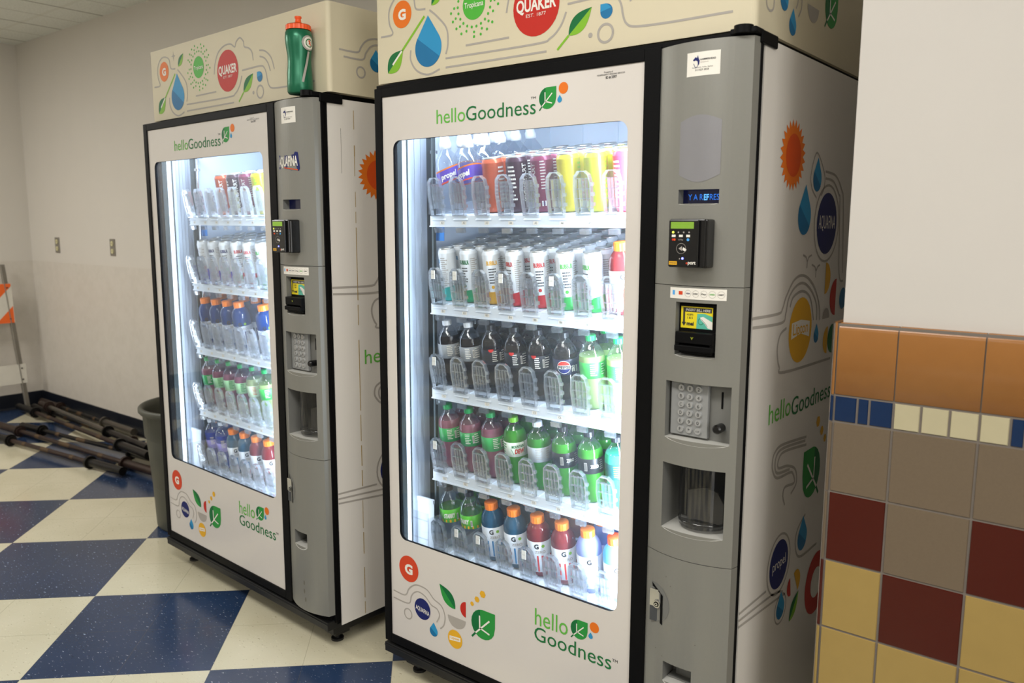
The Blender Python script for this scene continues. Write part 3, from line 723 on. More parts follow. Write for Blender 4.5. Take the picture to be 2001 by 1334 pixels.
    for i in range(3):
        g.poly([(1.011 + i * .017, 1.4145), (1.020 + i * .017, 1.4145), (1.020 + i * .017, 1.4195), (1.011 + i * .017, 1.4195)], PR, .0006, gi['white'])
    g.disc((1.014, 1.409), .0026, PR, .0006, gi['red'], 12); g.disc((1.018, 1.409), .0026, PR, .0007, gi['dorange'], 12); g.disc((1.0495, 1.409), .0033, PR, .0006, gi['sky'], 8); g.text('G Pay', 1.027, 1.038, 1.4075, .003, PR, .0006, gi['grey'])
    g.ring((1.034, 1.390), .011, .0006, PR, .0006, gi['grey'], 24); g.poly([(1.028, 1.390), (1.036, 1.395), (1.036, 1.385)], PR, .0006, gi['grey']); g.poly([(1.037, 1.387), (1.039, 1.393), (1.047, 1.388), (1.044, 1.384)], PR, .0006, gi['white'])
    g.disc((1.038, 1.369), .0026, PR, .0006, q + 2, 12); g.disc((1.031, 1.368), .0015, PR, .0006, gi['grey'], 10)
    g.poly([(1.006, 1.355), (1.025, 1.355), (1.025, 1.3625), (1.006, 1.3625)], PR, .0006, gi['yellow']); g.text('cantaloupe', 1.0075, 1.0235, 1.358, .0025, PR, .0009, gi['ink'], .02)
    g.text('e', 1.046, 1.0505, 1.357, .004, PR, .0009, gi['redor'], .02); g.text('port', 1.051, 1.069, 1.357, .0062, PR, .0009, gi['white'], .02)
    g.build('reader_markings', RM, cr)
    # bill acceptor
    m = MB(); m.box(1.0045, 1.0975, -.006, .048, 1.155, 1.2665, 0)
    m.box(1.008, 1.097, -.032, .012, 1.180, 1.205, 0); m.box(1.008, 1.097, -.036, .012, 1.163, 1.1755, 0); m.box(1.008, 1.0165, -.03, .012, 1.1745, 1.181, 0); m.box(1.09, 1.097, -.03, .012, 1.1745, 1.181, 0)
    m.box(1.02, 1.094, -.026, .012, 1.156, 1.164, 0)
    ba = m.build('bill_acceptor', BLACK, cp, .0015)
    PB = lambda u, v, w: (1.0085 + (u - 1.013) * .90, -.0062 - w, v + .002)
    g = MB(); YB_ = mat('sticker_yellow', '#e3cf1f', rough=.3); TEAL = mat('banknote_teal', '#57b39c', rough=.4)
    GB = GM + [YB_, TEAL]; q = len(GM)
    g.poly([(1.013, 1.2095), (1.098, 1.2095), (1.098, 1.258), (1.013, 1.258)], PB, .0005, q)
    g.poly([(1.022, 1.246), (1.095, 1.246), (1.095, 1.2555), (1.022, 1.2555)], PB, .0008, gi['ink']); g.text('INSERT BILL HERE', 1.026, 1.0915, 1.2482, .0055, PB, .0012, gi['white'], .01, 0, .15)
    g.poly([(1.019, 1.2555), (1.019, 1.2225), (1.0155, 1.2225), (1.0215, 1.2135), (1.0275, 1.2225), (1.024, 1.2225), (1.024, 1.2555)], PB, .0009, gi['ink'])
    g.text('ACCEPTS', 1.029, 1.046, 1.238, .004, PB, .0009, gi['ink'], .02); g.text('1 & 5', 1.031, 1.045, 1.2305, .005, PB, .0009, gi['ink'], .02); g.text('mei', 1.029, 1.048, 1.216, .008, PB, .0009, gi['ink'], .05)
    g.poly([(1.055, 1.2095), (1.0975, 1.2095), (1.0975, 1.238), (1.076, 1.244), (1.057, 1.243)], PB, .0008, q + 1); g.ring((1.067, 1.226), .007, .0012, PB, .0010, gi['tgreen'], 16)
    g.poly([(1.065, 1.235), (1.073, 1.237), (1.098, 1.226), (1.098, 1.2095), (1.086, 1.212), (1.077, 1.222), (1.067, 1.230)], PB, .0012, gi['white'])
    g.stroke([(1.068, 1.2315), (1.078, 1.2235), (1.085, 1.2155)], PB, .0008, .0015, gi['ink'])
    g.build('bill_sticker', GB, ba)
    MB().poly([(1.049, 1.189), (1.053, 1.195), (1.051, 1.195), (1.0495, 1.192), (1.048, 1.195), (1.046, 1.195)], lambda u, v, w: (u, -.0325 - w, v), .0004).build('status_light', emis('status_yellow_glow', '#b8c020', .6), ba)
    # keypad
    MB().box(.987, 1.079, -.001, .011, .962, 1.085).build('keypad_plate', mat('keypad_grey', '#8b8c8b', rough=.45), cp, .002)
    PK = lambda u, v, w: (u, -.001 - w, v)
    KEYM = [mat('key_chrome', '#b7b8b8', rough=.28, metal=.5), G_['ink']]
    keys = ['A', '1', '2', 'B', '3', '4', 'C', '5', '6', 'D', '7', '8', 'E', '9', '0', 'F', '*', 'CLR']
    for i, t in enumerate(keys):
        cx = 1.0145 + (i % 3) * .0215; cz = 1.0735 - (i // 3) * .0193
        k_ = MB().cyl((cx, -.001, cz), (cx, -.0055, cz), .0082, .0072, 18)
        h = .0035 if t == 'CLR' else .0078; wd = .009 if t == 'CLR' else (.0026 if t == '1' else .0052)
        k_.text(t, cx - wd / 2, cx + wd / 2, cz - h / 2, h, PK, .0049, 1, .0)
        k_.build('key', KEYM, cp)
    MB().box(1.1055, 1.1095, .0105, .0118, 1.034, 1.072).build('coin_slot', BLACK, cp)
    MB().cyl((1.1075, .012, .9915), (1.1075, -.014, .9915), .010, .0105, 18).cyl((1.1075, -.014, .9915), (1.1075, -.018, .9915), .0105, .007, 18).build('coin_return_knob', BLACKG, cp)
    # delivery port: dark well, product chute, curved clear hatch
    m = MB(); m.box(.983, 1.128, .078, .084, .742, .893, 0)
    m.prism([(1.015, .75), (1.105, .75), (1.105, .80), (1.09, .825), (1.06, .832), (1.015, .818)], lambda u, v, w: (u, .05 - w, v), 0, .004, 1)
    m.build('delivery_well', [mat('well_black', '#131313', rough=.5), mat('well_grey', '#77746d', rough=.5)], cp)
    m = MB(); m.lathe([(.058, .747), (.058, .894)], 24, 0, (1.058, .046, 0), PI, 2 * PI); m.lathe([(.0, .7475), (.058, .7475)], 24, 0, (1.058, .046, 0), PI, 2 * PI); m.lathe([(.058, .754), (.0595, .754), (.0595, .762), (.058, .762)], 24, 0, (1.058, .046, 0), PI, 2 * PI)
    m.build('delivery_hatch', SMOKE, cp)
    # coin return cup
    m = MB(); m.box(1.012, 1.066, .020, .034, .3585, .398); m.box(1.0, 1.07, .0, .034, .358, .362)
    m.build('coin_cup', SILVD, cp, .004)
    MB().box(1.022, 1.062, .0185, .0205, .366, .396).build('coin_flap', SILVD, cp, .003)
    # lock
    m = MB(); pts = [(.957, .594), (.957, .503)] + [(.962 + .05 * math.sin(t), .545 - .05 * math.cos(t)) for t in [PI * i / 14 for i in range(1, 14)]]
    m.poly(pts, PC, .0005, 1)
    m.poly([(.9855, .573), (.9925, .569), (.9925, .495), (.9855, .498)], PC, .0012, 2); m.poly([(.958, .592), (.9925, .569), (.9855, .574), (.96, .582)], PC, .0014, 2)
    m.box(.956, .986, -.017, -.005, .535, .578, 0); m.box(.956, .986, -.0155, -.005, .497, .5345, 3)
    m.cyl((.9755, -.017, .543), (.9755, -.021, .543), .0095, n=18, m=0); m.cyl((.9755, -.0211, .543), (.9755, -.0216, .543), .0065, n=18, m=2); m.cyl((.9755, -.0217, .543), (.9755, -.0225, .543), .0042, n=14, m=0); m.cyl((.9755, -.0226, .543), (.9755, -.0229, .543), .002, n=10, m=2)
    m.build('door_lock', [CHROME, SILVD, BLACK, mat('lock_steel_dark', '#5d6066', rough=.35, metal=.8)], cp)
    # scuffs
    for (x, z) in ((1.013, .60), (.975, .43), (.995, .418), (1.08, .475), (1.0, .62)) if near else ((1.05, .20), (1.055, .17), (1.05, .23)):
        MB().disc((x, z), .0014 if near else .004, PC, .0005, gi['grime'], 8, .0014 if near else .009).build('scuff_mark', GM, cp)
    # inside: left jamb, tracks, led strips --------------------------------
    m = MB(); m.box(.033, .042, .045, .064, .375, 1.79, 1); m.box(.033, .040, .083, .088, .375, 1.79, 1)
    for i in range(6): m.box(.033, .041 - .001 * (i % 2), .089 + i * .0135, .1015 + i * .0135, .375, 1.79, 0)
    m.box(.033, .036, .172, .20, .375, 1.79, 1)
    m.build('lift_track', [ALU, ALUD], root)
    MB().cyl((.052, .188, .375), (.052, .188, 1.79), .006, n=12).cyl((.052, .188, 1.655), (.052, .188, 1.665), .013, n=14).box(.036, .09, .182, .194, 1.705, 1.715).box(.044, .058, .172, .2, 1.47, 1.50).build('lift_rod', CHROME, root)
    MB().box(.033, .040, .066, .082, .39, 1.77).build('led_strip', LED, root)
    MB().box(.872, .880, .036, .05, .39, 1.77).build('led_strip', LED, root)
    MB().box(.090, .097, .138, .150, .375, 1.79).build('shelf_post', ALUD, root)
    MB().box(.878, .884, .138, .150, .375, 1.79).build('shelf_post', ALUD, root)
    MB().box(.036, .078, .205, .2065, 1.388, 1.432).build('energy_sticker', mat('sticker_sky_blue', '#3f8fe0', rough=.4), root)
    # shelves ---------------------------------------------------------------
    price = MB()
    letters = 'ABCDE'
    gate_src = None
    for s, z in enumerate(SZ):
        m = MB()
        m.box(.1, .875, .128, .69, z - .016, z - .004); m.box(.1, .875, .122, .128, z - .036, z - .003)
        m.box(.1, .875, .118, .123, z - .036, z - .032)
        for k in range(8):
            cx = LANE0 + LOFF + PITCH * k + .004
            m.box(cx - .036, cx - .010, .126, .68, z - .004, z - .001); m.box(cx - .006, cx + .022, .126, .68, z - .004, z - .001)
            m.add([(cx - .036, .118, z - .016), (cx + .024, .118, z - .016), (cx + .018, .128, z - .002), (cx - .030, .128, z - .002)], [(0, 1, 2, 3)])
            if k < 7: m.box(cx + .0385, cx + .0400, .16, .66, z - .004, z + .028)
        m.v = [(x, y, zz + max(0, y - .128) * TILT) for x, y, zz in m.v]
        sh = m.build('shelf', SHELFM, root)
        PP = lambda u, v, w: (u, .1218 - w, v)
        for k in range(8):
            g = MB()
            cx = LANE0 + LOFF + PITCH * k + .010
            g.poly([(cx - .009, z - .029), (cx + .009, z - .029), (cx + .009, z - .019), (cx - .009, z - .019)], PP, .0004, gi['white'])
            g.text(letters[s] + str(k + 1), cx - .0045, cx + .0045, z - .027, .006, PP, .0007, gi['ink'])
            g.build('lane_number', GM, sh)
        # clear gates, one at each lane edge
        for k in range(8):
            cx = LANE0 + LOFF + PITCH * k - .003
            if gate_src is None:
                gg = MB(); fat = .0026
                out = [(-.021, -.004), (.019, -.004), (.021, .03), (.023, .075), (.019, .098), (.008, .108), (-.010, .108), (-.020, .096), (-.024, .060)]
                gg.prism(out, lambda u, v, w: (u, w, v), .0, .0016)
                for i in range(len(out)):
                    a, b = out[i], out[(i + 1) % len(out)]
                    gg.prism([a, b, (b[0] * .86, b[1] * .95 + .003), (a[0] * .86, a[1] * .95 + .003)], lambda u, v, w: (u, w, v), -.005, .007, 1)
                for x in (-.009, -.001, .008): gg.box(x, x + .0022, -.004, .006, .018, .088, 1)
                for zz in (.014, .038, .062, .088): gg.box(-.018, .018, -.0035, .004, zz, zz + .002, 1)
                for zz in (.02, .045, .07): gg.box(.021, .028, -.004, .003, zz, zz + .009, 1)
                gg.box(-.014, .012, -.006, .004, -.052, -.038, 1); gg.box(-.012, -.006, -.008, .0, -.052, -.040); gg.box(.0, .006, -.008, .0, -.052, -.040)
                gate = gg.build('lane_gate', [CLEAR, CLEARE], sh); gate_src = gate
            else:
                gate = gate_src.copy(); COL.objects.link(gate); gate.parent = sh
            gate.location = (cx, .1165, z); gate.rotation_euler = (math.atan(TILT), 0, 0); gate.scale = (1.2, 1, 1.02)
            if (s, k) in ((1, 0), (1, 1), (1, 3), (1, 5), (2, 0), (3, 0), (4, 1), (4, 2), (4, 4)) and near:
                t = MB().box(cx - .009, cx + .006,   .0935, .0945, z + .075, z + .101, gi['white']); t.text('0.00', cx - .0055, cx + .003, z + .087, .003, lambda u, v, w: (u, .0934 - w, v), .0004, gi['grey'])
                t.build('price_tag', GM, sh)
    # clear delivery basket
    m = MB()
    m.box(.036, .150, .046, .049, .385, .555); m.box(.148, .151, .046, .112, .385, .54); m.box(.036, .150, .046, .112, .383, .387)
    for q in (.41, .47, .53): m.box(.04, .148, .0445, .0475, q, q + .003)
    bk = m.build('delivery_basket', CLEAR, root)
    MB().box(.040, .110, .110, .114, .39, .572).box(.040, .110, .108, .116, .560, .574).build('basket_back', SHELFM, bk)
    # lamps behind the strips
    area('cabinet_light', (.862, .075, 1.08), (0, math.radians(90), math.radians(-46)), 1.35, .03, 25.0 if near else 23, (.72, .845, 1.0), root)
    area('cabinet_light', (.050, .074, 1.08), (0, math.radians(-90), math.radians(50)), 1.35, .02, .7, (.72, .845, 1.0), root)
    area('cabinet_light', (.46, .10, 1.785), (math.radians(25), 0, 0), .75, .06, 5.0, (.72, .845, 1.0), root)
    return root
DX, LA, LY = 1.3842, -0.0492, .015
VR = vending_machine('nearer vending machine with bright drink shelves, right of the other machine', (DX, 0, 0), 0, True)
VL = vending_machine('farther vending machine with a green squeeze bottle standing on top of it', (0, LY, 0), LA, False)
#@@PRODUCTS
# ------------------------------------------------------------------ drinks
def CYL(r, a=0.0):
    def P(u, v, w):
        t = a + u / r
        return ((r + w) * math.sin(t), -(r + w) * math.cos(t), v)
    return P
def print_block(g, P, u0, u1, z0, z1, m, n, seed=1):
    rnd = random.Random(seed)
    for i in range(n):
        z = z1 - (z1 - z0) * (i + .5) / n
        e = u0 + (u1 - u0) * rnd.uniform(.6, 1)
        k = 5
        for j in range(k):
            a = u0 + (e - u0) * j / k; b = u0 + (e - u0) * (j + .82) / k
            g.add([P(a, z, .0003), P(b, z, .0003), P(b, z + (z1 - z0) / n * .45, .0003), P(a, z + (z1 - z0) / n * .45, .0003)], [(0, 1, 2, 3)], m)
def barcode(g, P, u, z, w_, h, m, mw):
    g.add([P(u, z, .0003), P(u + w_, z, .0003), P(u + w_, z + h, .0003), P(u, z + h, .0003)], [(0, 1, 2, 3)], mw)
    for i in range(6):
        x = u + w_ * (.1 + .14 * i)
        g.add([P(x, z + h * .1, .0006), P(x + w_ * .06, z + h * .1, .0006), P(x + w_ * .06, z + h * .9, .0006), P(x, z + h * .9, .0006)], [(0, 1, 2, 3)], m)
def wpoly(g, pts, P, w, m, n=12):
    """a convex outline laid on a curved wall, cut in narrow upright slices"""
    u0 = min(p[0] for p in pts); u1 = max(p[0] for p in pts); rows = []
    for i in range(n + 1):
        u = u0 + (u1 - u0) * min(max(i / n, 1e-4), 1 - 1e-4); vs = []
        for k in range(len(pts)):
            a, b = pts[k], pts[(k + 1) % len(pts)]
            if (a[0] - u) * (b[0] - u) <= 0 and a[0] != b[0]: vs.append(a[1] + (b[1] - a[1]) * (u - a[0]) / (b[0] - a[0]))
        rows.append((u, min(vs), max(vs)))
    for a, b in zip(rows, rows[1:]):
        g.add([P(a[0], a[1], w), P(b[0], b[1], w), P(b[0], b[2], w), P(a[0], a[2], w)], [(0, 1, 2, 3)], m)
def wrapdisc(g, P, c, r, w, m, n=24, keep=None):
    pts = [(c[0] + r * math.cos(2 * PI * i / n), c[1] + r * math.sin(2 * PI * i / n)) for i in range(n)]
    if keep: pts = keep(pts)
    wpoly(g, pts, P, w, m)
LIDM = mat('can_aluminium', '#c9c9c4', rough=.28, metal=.85)
def lid(r, h, parent):
    m = MB()
    m.lathe([(r - .0045, h - .004), (r - .0035, h), (r - .0052, h + .0002), (r - .0062, h - .004), (r - .0075, h - .0045), (0.0001, h - .004)], 20)
    m.box(-.004, .004, -.010, .006, h - .0038, h - .0028)
    return m.build('can_lid', LIDM, parent)
def can_proto(name, r, h, body, parts=None, base=None):
    o = bpy.data.objects.new('drink_can', None); COL.objects.link(o); o.empty_display_size = .03
    g = MB()
    zb = .012 + (h * .20 if base else 0)
    if base:
        n = 24; vs = []
        g.lathe([(.0001, .003), (r - .007, .003), (r - .006, 0), (r - .003, .003), (r, .012)], n, 1)
        top = [zb + .006 * math.sin(2 * PI * i / n) for i in range(n)]
        vs = [(r * math.cos(2 * PI * i / n), r * math.sin(2 * PI * i / n), z) for z_ in (0,) for i in range(n) for z in (.012,)]
        vs2 = [(r * math.cos(2 * PI * i / n), r * math.sin(2 * PI * i / n), top[i]) for i in range(n)]
        vs3 = [(r * math.cos(2 * PI * i / n), r * math.sin(2 * PI * i / n), h - .015) for i in range(n)]
        q = [(i, (i + 1) % n, n + (i + 1) % n, n + i) for i in range(n)]
        g.add(vs + vs2, q, 1, True); g.add(vs2 + vs3, q, 0, True)
    else:
        g.lathe([(.0001, .003), (r - .007, .003), (r - .006, 0), (r - .003, .003), (r, .012), (r, h - .015)], 24, 0)
    g.lathe([(r, h - .015), (r - .003, h - .006), (r - .0045, h - .004)], 24, 0)
    ms = [body, base or body] + GM
    if parts: parts(g, CYL(r))
    g.build('can_body', ms, o)
    lid(r, h, o)
    return o
O2 = 2
def gi2(k): return gi[k] + 2
CANC = {}
def canmat(n, c): return mat(n, c, rough=.3, metal=.25, noise=.03)
def kick(txtcol, extra=None):
    def f(g, P):
        # brand word running up the can
        Q = lambda u, v, w: P(.012 - v, .03 + u, w + .0003)
        g.text('KICKSTART', .0, .105, .0, .013, Q, .0, gi2(txtcol), .03)
        print_block(g, P, .028, .046, .06, .14, gi2(txtcol), 10, 3); print_block(g, P, -.045, -.02, .03, .13, gi2(txtcol), 9, 5)
        barcode(g, P, .026, .018, .012, .014, gi2('navy'), gi2('white'))
    return f
def bubb(col):
    def f(g, P):
        g.text('BUBBLR', -.010, .024, .118, .012, P, .0004, gi2(col), .04)
        print_block(g, P, .028, .052, .045, .135, gi2('grey'), 15, 8); print_block(g, P, -.005, .018, .06, .108, gi2('ink'), 6, 2)
        print_block(g, P, -.05, -.02, .045, .135, gi2('grey'), 12, 4)
        wrapdisc(g, P, (.004, .053), .005, .0004, gi2(col))
    return f
WCAN = mat('white_can_paint', '#dfe3e6', rough=.3, noise=.01)
SODA = [(.0001, .004), (.018, .004), (.024, 0), (.030, .004), (.0338, .016), (.0342, .03), (.0318, .055), (.0318, .075), (.0342, .092), (.0344, .148), (.0334, .158), (.0305, .168), (.0255, .178), (.019, .187), (.0145, .193), (.0125, .198)]
SODAN = [(.0125, .198), (.012, .203), (.012, .212)]
GAT = [(.0001, .004), (.022, .004), (.028, 0), (.033, .006), (.0355, .02), (.0335, .04), (.0335, .085), (.0355, .102), (.0362, .125), (.0355, .138), (.033, .150), (.0285, .160), (.0225, .168), (.0195, .172)]
PRO = [(.0001, .004), (.022, .003), (.028, 0), (.0325, .008), (.0335, .02), (.032, .05), (.0335, .08), (.0342, .142), (.0338, .150), (.0305, .164), (.022, .178), (.0148, .188), (.013, .197)]
PRO = [(r_ * 1.03, z_ * 1.02) for r_, z_ in PRO]
def ribcap(g, r, z0, z1, m=0, n=30):
    vs = []
    for z in (z0, z1 - .002):
        for i in range(n):
            t = 2 * PI * i / n; q = r * (1 if i % 2 else .965); vs.append((q * math.cos(t), q * math.sin(t), z))
    g.add(vs, [(i, (i + 1) % n, n + (i + 1) % n, n + i) for i in range(n)], m)
    g.lathe([(r * .98, z1 - .002), (r * .9, z1), (.0001, z1)], n, m); g.lathe([(r, z0), (.0001, z0)], n, m)
def bottle_proto(name, prof, body, cap, labelmat, lz, labelfn=None, liq=None, neck=None, capz=None, sport=False, tilt=0):
    o = bpy.data.objects.new(name, None); COL.objects.link(o); o.empty_display_size = .03
    g = MB()
    if liq is None:
        g.lathe(prof, 22, 0)
        if neck: g.lathe(neck, 18, 0)
        ms = [body]
    else:     # drink up to the fill line, clear plastic above
        lo = [p for p in prof if p[1] <= liq]; hi = [p for p in prof if p[1] >= liq - .012]
        g.lathe(lo, 22, 0); g.lathe([lo[-1], (.0001, lo[-1][1])], 22, 0); g.lathe([lo[-1]] + [p for p in prof if p[1] > lo[-1][1]] + (neck or [])[1:], 22, 1)
        ms = [body, CLEARB]
    bodyo = g.build('bottle_body', ms, o)
    g = MB(); c0, c1, cr = capz
    if sport:
        g.lathe([(.0145, .196), (.0175, .198), (.0178, .213), (.0160, .2165), (.0150, .220), (.0125, .234), (.009, .2375), (.0001, .2375)], 20); 
    else: ribcap(g, cr, c0, c1)
    g.build('cap', cap, o)
    if labelmat:
        rr = max(p[0] for p in prof if lz[0] - .02 <= p[1] <= lz[1] + .02) + .0006
        g = MB(); n = 28
        if tilt:
            vs = []
            for z in lz:
                for i in range(n): t = 2 * PI * i / n; vs.append((rr * math.sin(t), -rr * math.cos(t), z + tilt * math.sin(t - .4)))
            g.add(vs, [(i, (i + 1) % n, n + (i + 1) % n, n + i) for i in range(n)], 0, True)
        else: g.lathe([(rr - .0008, lz[0]), (rr, lz[0] + .0005), (rr, lz[1] - .0005), (rr - .0008, lz[1])], n, 0)
        if labelfn: labelfn(g, CYL(rr))
        g.build('label', [labelmat] + GM, o)
    return o
def g1(k): return gi[k] + 1
def plainprint(col, barc=True, seed=1):
    def f(g, P):
        print_block(g, P, .0, .02, .102, .138, g1(col), 6, seed)
        print_block(g, P, .03, .045, .102, .138, g1(col), 5, seed + 2)
        if barc: barcode(g, P, .0225, .106, .006, .026, g1('ink'), g1('white'))
    return f
def pepsi(g, P):
    c = (.008, .1195); r = .0195
    wrapdisc(g, P, c, r, .0003, g1('white'))
    pts = lambda lo, hi: [(c[0] + r * .93 * math.cos(math.radians(a)), c[1] + r * .93 * math.sin(math.radians(a))) for a in range(lo, hi + 1, 12)]
    wpoly(g, pts(18, 162), P, .0006, g1('red')); wpoly(g, pts(198, 342), P, .0006, g1('navy'))
    g.text('PEPSI', c[0] - .0155, c[0] + .0155, c[1] - .004, .0085, P, .0009, g1('ink'), .04)
    Q = lambda u, v, w: P(.047 - v, .100 + u, w)
    g.text('ZERO', .003, .023, .009, .0085, Q, .0004, g1('white'), .04); g.text('SUGAR', .003, .023, -.001, .006, Q, .0004, g1('white'), .02)
def pepsi_back(g, P):
    wrapdisc(g, P, (-.002, .143), .008, .0003, g1('red'), keep=lambda p: [q for q in p if q[1] < .1455])
    plainprint('white', True, 4)(g, P)
def mtndew(g, P):
    print_block(g, P, -.04, -.016, .102, .138, g1('green'), 4, 2)
    g.text('MOUNTAIN', .0, .036, .124, .009, P, .0004, g1('tgreen'), .04, .06, .15); g.text('DEW', .008, .036, .106, .015, P, .0004, g1('red'), .05, .06, .15)
    g.stroke([(-.002, .121), (.005, .104), (.038, .106), (.041, .140), (.036, .142)], P, .0016, .0003, g1('tgreen'), False)
def starry(g, P):
    g.text('STARRY', -.004, .032, .112, .016, P, .0006, g1('white'), .05, .06, .15)
    for i in range(14):
        a = -.1 + i * .0145
        g.add([P(a, .096, .0003), P(a + .0146, .096, .0003), P(a + .0146, .106, .0003), P(a, .106, .0003)], [(0, 1, 2, 3)], g1('yellow'))
    barcode(g, P, .038, .104, .006, .022, g1('ink'), g1('white'))
def zerolab(g, P):
    g.text('ZERO', .012, .034, .114, .010, P, .0004, g1('white'), .04); barcode(g, P, -.006, .105, .009, .026, g1('ink'), g1('grey')); print_block(g, P, .038, .052, .104, .136, g1('grey'), 5, 3)
def gat(col):
    def f(g, P):
        g.text('G', .004, .0175, .0985, .0155, P, .0005, g1('ink'), .05); wrapdisc(g, P, (.030, .106), .005, .0004, g1('lime'))
        for i in range(15):
            a = -.105 + i * .0145
            g.add([P(a, .022, .0003), P(a + .0146, .022, .0003), P(a + .0146, .075, .0003), P(a, .075, .0003)], [(0, 1, 2, 3)], g1(col))
        g.text('ZERO', .004, .036, .083, .009, P, .0005, g1('grey'), .03)
    return f
def gat0(g, P):
    g.text('G', .004, .0175, .0985, .0155, P, .0005, g1('ink'), .05); g.text('ZERO', .002, .038, .070, .022, P, .0005, g1('grey'), .03)
def propel(g, P):
    n = 14
    T = lambda u: .012 * math.sin(u / .034 - .4)
    PT = lambda u, v, w: P(u, v + T(u), w)
    g.text('propel', .004, .050, .1075, .017, PT, .0006, g1('white'), .04)
    for i in range(15):
        a = -.107 + i * .0143
        for z0, z1, c in ((.094, .0985, 'redor'), (.134, .1385, 'orange')):
            g.add([PT(a, z0, .0005), PT(a + .0144, z0, .0005), PT(a + .0144, z1, .0005), PT(a, z1, .0005)], [(0, 1, 2, 3)], g1(c))
CAPS = {k: mat('cap_' + k, c, rough=.4) for k, c in {'white': '#dfe4ea', 'black': '#1c1c22', 'green': '#1c9a50', 'lime': '#7fc832', 'orange': '#ef7d1a', 'redor': '#f0501e'}.items()}
COLA = liquid('cola_drink', '#170d0b', .15); COLA2 = COLA
L_LIME = liquid('pale_lime_drink', '#b6cf8e', .5); L_PINK = liquid('pink_drink', '#a9707f', .5); L_DEW = liquid('green_soda', '#45a030', .5)
L_GREEN = liquid('deep_green_soda', '#3f9838', .5); L_TEAL = liquid('teal_soda', '#45b092', .5)
L_GBLUE = liquid('blue_sports_drink', '#2a6484', .5); L_GRED = liquid('red_sports_drink', '#96383a', .5); L_GLAV = liquid('pale_violet_sports_drink', '#aebbe6', .55); L_GICE = liquid('ice_blue_sports_drink', '#7fc6ea', .55)
L_ROYAL = liquid('royal_blue_sports_drink', '#12468f', .5); L_VIO = liquid('violet_water', '#3f55b8', .5); L_FRUIT = liquid('pale_green_drink', '#a9b98a', .5)
LB = lambda n, c: mat('label_' + n, c, rough=.35, noise=.02)
sodaA = dict(neck=SODAN, capz=(.2005, .217, .0142))
gatA = dict(capz=(.169, .194, .0205))
def SB(body, cap, lm, fn, liq=.168, lz=(.095, .142)): return bottle_proto('soda_bottle', SODA, body, CAPS[cap], lm, lz, fn, liq, **sodaA)
def GB_(body, cap, lm, fn, lz=(.02, .120)): return bottle_proto('sports_drink_bottle', GAT, body, CAPS[cap], lm, lz, fn, **gatA)
def PB_(): return bottle_proto('water_bottle', PRO, CLEARB, CAPS['white'], LB('purple', '#5b3fae'), (.098, .134), propel, None, None, (.19, .228, .016), True, .012)
def CANA(n, c, t): return can_proto(n, .0315, .1555, canmat(n, c), kick(t))
def CANB(n, c, t): return can_proto(n, .0272, .1625, WCAN, bubb(t), canmat(n, c))
def copy_tree(o, parent=None):
    c = o.copy(); COL.objects.link(c); c.parent = parent
    for ch in o.children: copy_tree(ch, c)
    return c
ORD = ['first', 'second', 'third', 'fourth', 'fifth', 'sixth', 'seventh', 'eighth', 'ninth']
ROW = ['frontmost'] + [o + ' back' for o in ORD[1:]]
SHN = ['top', 'second', 'middle', 'fourth', 'bottom']
def stock(mach, near, s, lane, proto, look, cat, rows, pitch, x0, y0, pitchx=PITCH, ang=0.0, skip0=0, used=set()):
    for j in range(skip0, rows):
        if proto.name in used: o = copy_tree(proto)
        else: o = proto; used.add(proto.name)
        x = x0 + pitchx * lane; y = y0 + pitch * j
        if not near:
            a = LA; wx = x * math.cos(a) - y * math.sin(a); wy = x * math.sin(a) + y * math.cos(a) + LY
        else: wx, wy = x + DX, y
        o.location = (wx, wy, SZ[s] + .0005 + (y - .128) * TILT)
        o.rotation_euler = (Matrix.Rotation(0 if near else LA, 3, 'Z') @ Matrix.Rotation(math.atan(TILT), 3, 'X') @ Matrix.Rotation(ang + (0 if j == 0 else random.uniform(-2, 2)), 3, 'Z')).to_euler()
        o.scale = {'soda_bottle': (1.03, 1.03, .945), 'water_bottle': (1.03, 1.03, .955), 'sports_drink_bottle': (1.0, 1.0, .975)}.get(proto.name.split('.')[0], (1, 1, 1))
        o['label'] = '%s, %s in %s lane, %s shelf, %s machine' % (look, ROW[j], ('leftmost' if lane == 0 else ORD[lane]), SHN[s], 'nearer' if near else 'farther')
        o['category'] = cat
        o['group'] = '%ss on the %s shelf of the %s vending machine' % (cat, SHN[s], 'nearer' if near else 'farther')
YP = .181
def R(s, lane, proto, look, cat, rows, pitch, ang=0.0, dy=0.0): stock(VR, True, s, lane, proto, look, cat, rows, pitch, LANE0, YP + dy, ang=ang)
def Lm(s, lane, proto, look, cat, rows, pitch, ang=0.0, dy=0.0, x0=.126, skip0=0): stock(VL, False, s, lane, proto, look, cat, rows, pitch, x0, .1855 + dy, ang=ang, skip0=skip0)
pr_ = PB_()
R(0, 0, pr_, 'clear water bottle with purple label', 'bottle', 5, .076, .0); R(0, 1, pr_, 'clear water bottle with purple label', 'bottle', 5, .076, -.75)
ca = {k: CANA('can_' + k, c, t) for k, c, t in (('orange', '#b8502a', 'white'), ('plum', '#3a1626', 'white'), ('maroon', '#6d1f3c', 'grey'), ('yellow', '#bdb021', 'lime'), ('chartreuse', '#a9ac25', 'lime'), ('coral', '#e0435a', 'white'))}
for i, (k, n, a) in enumerate((('orange', 'orange', 2.6), ('plum', 'dark plum', 1.15), ('maroon', 'maroon', -.45), ('yellow', 'yellow', 2.9), ('chartreuse', 'yellow-green', 2.4), ('coral', 'coral red', .8))):
    R(0, 2 + i, ca[k], n + ' drink can', 'can', 6, .068, a)
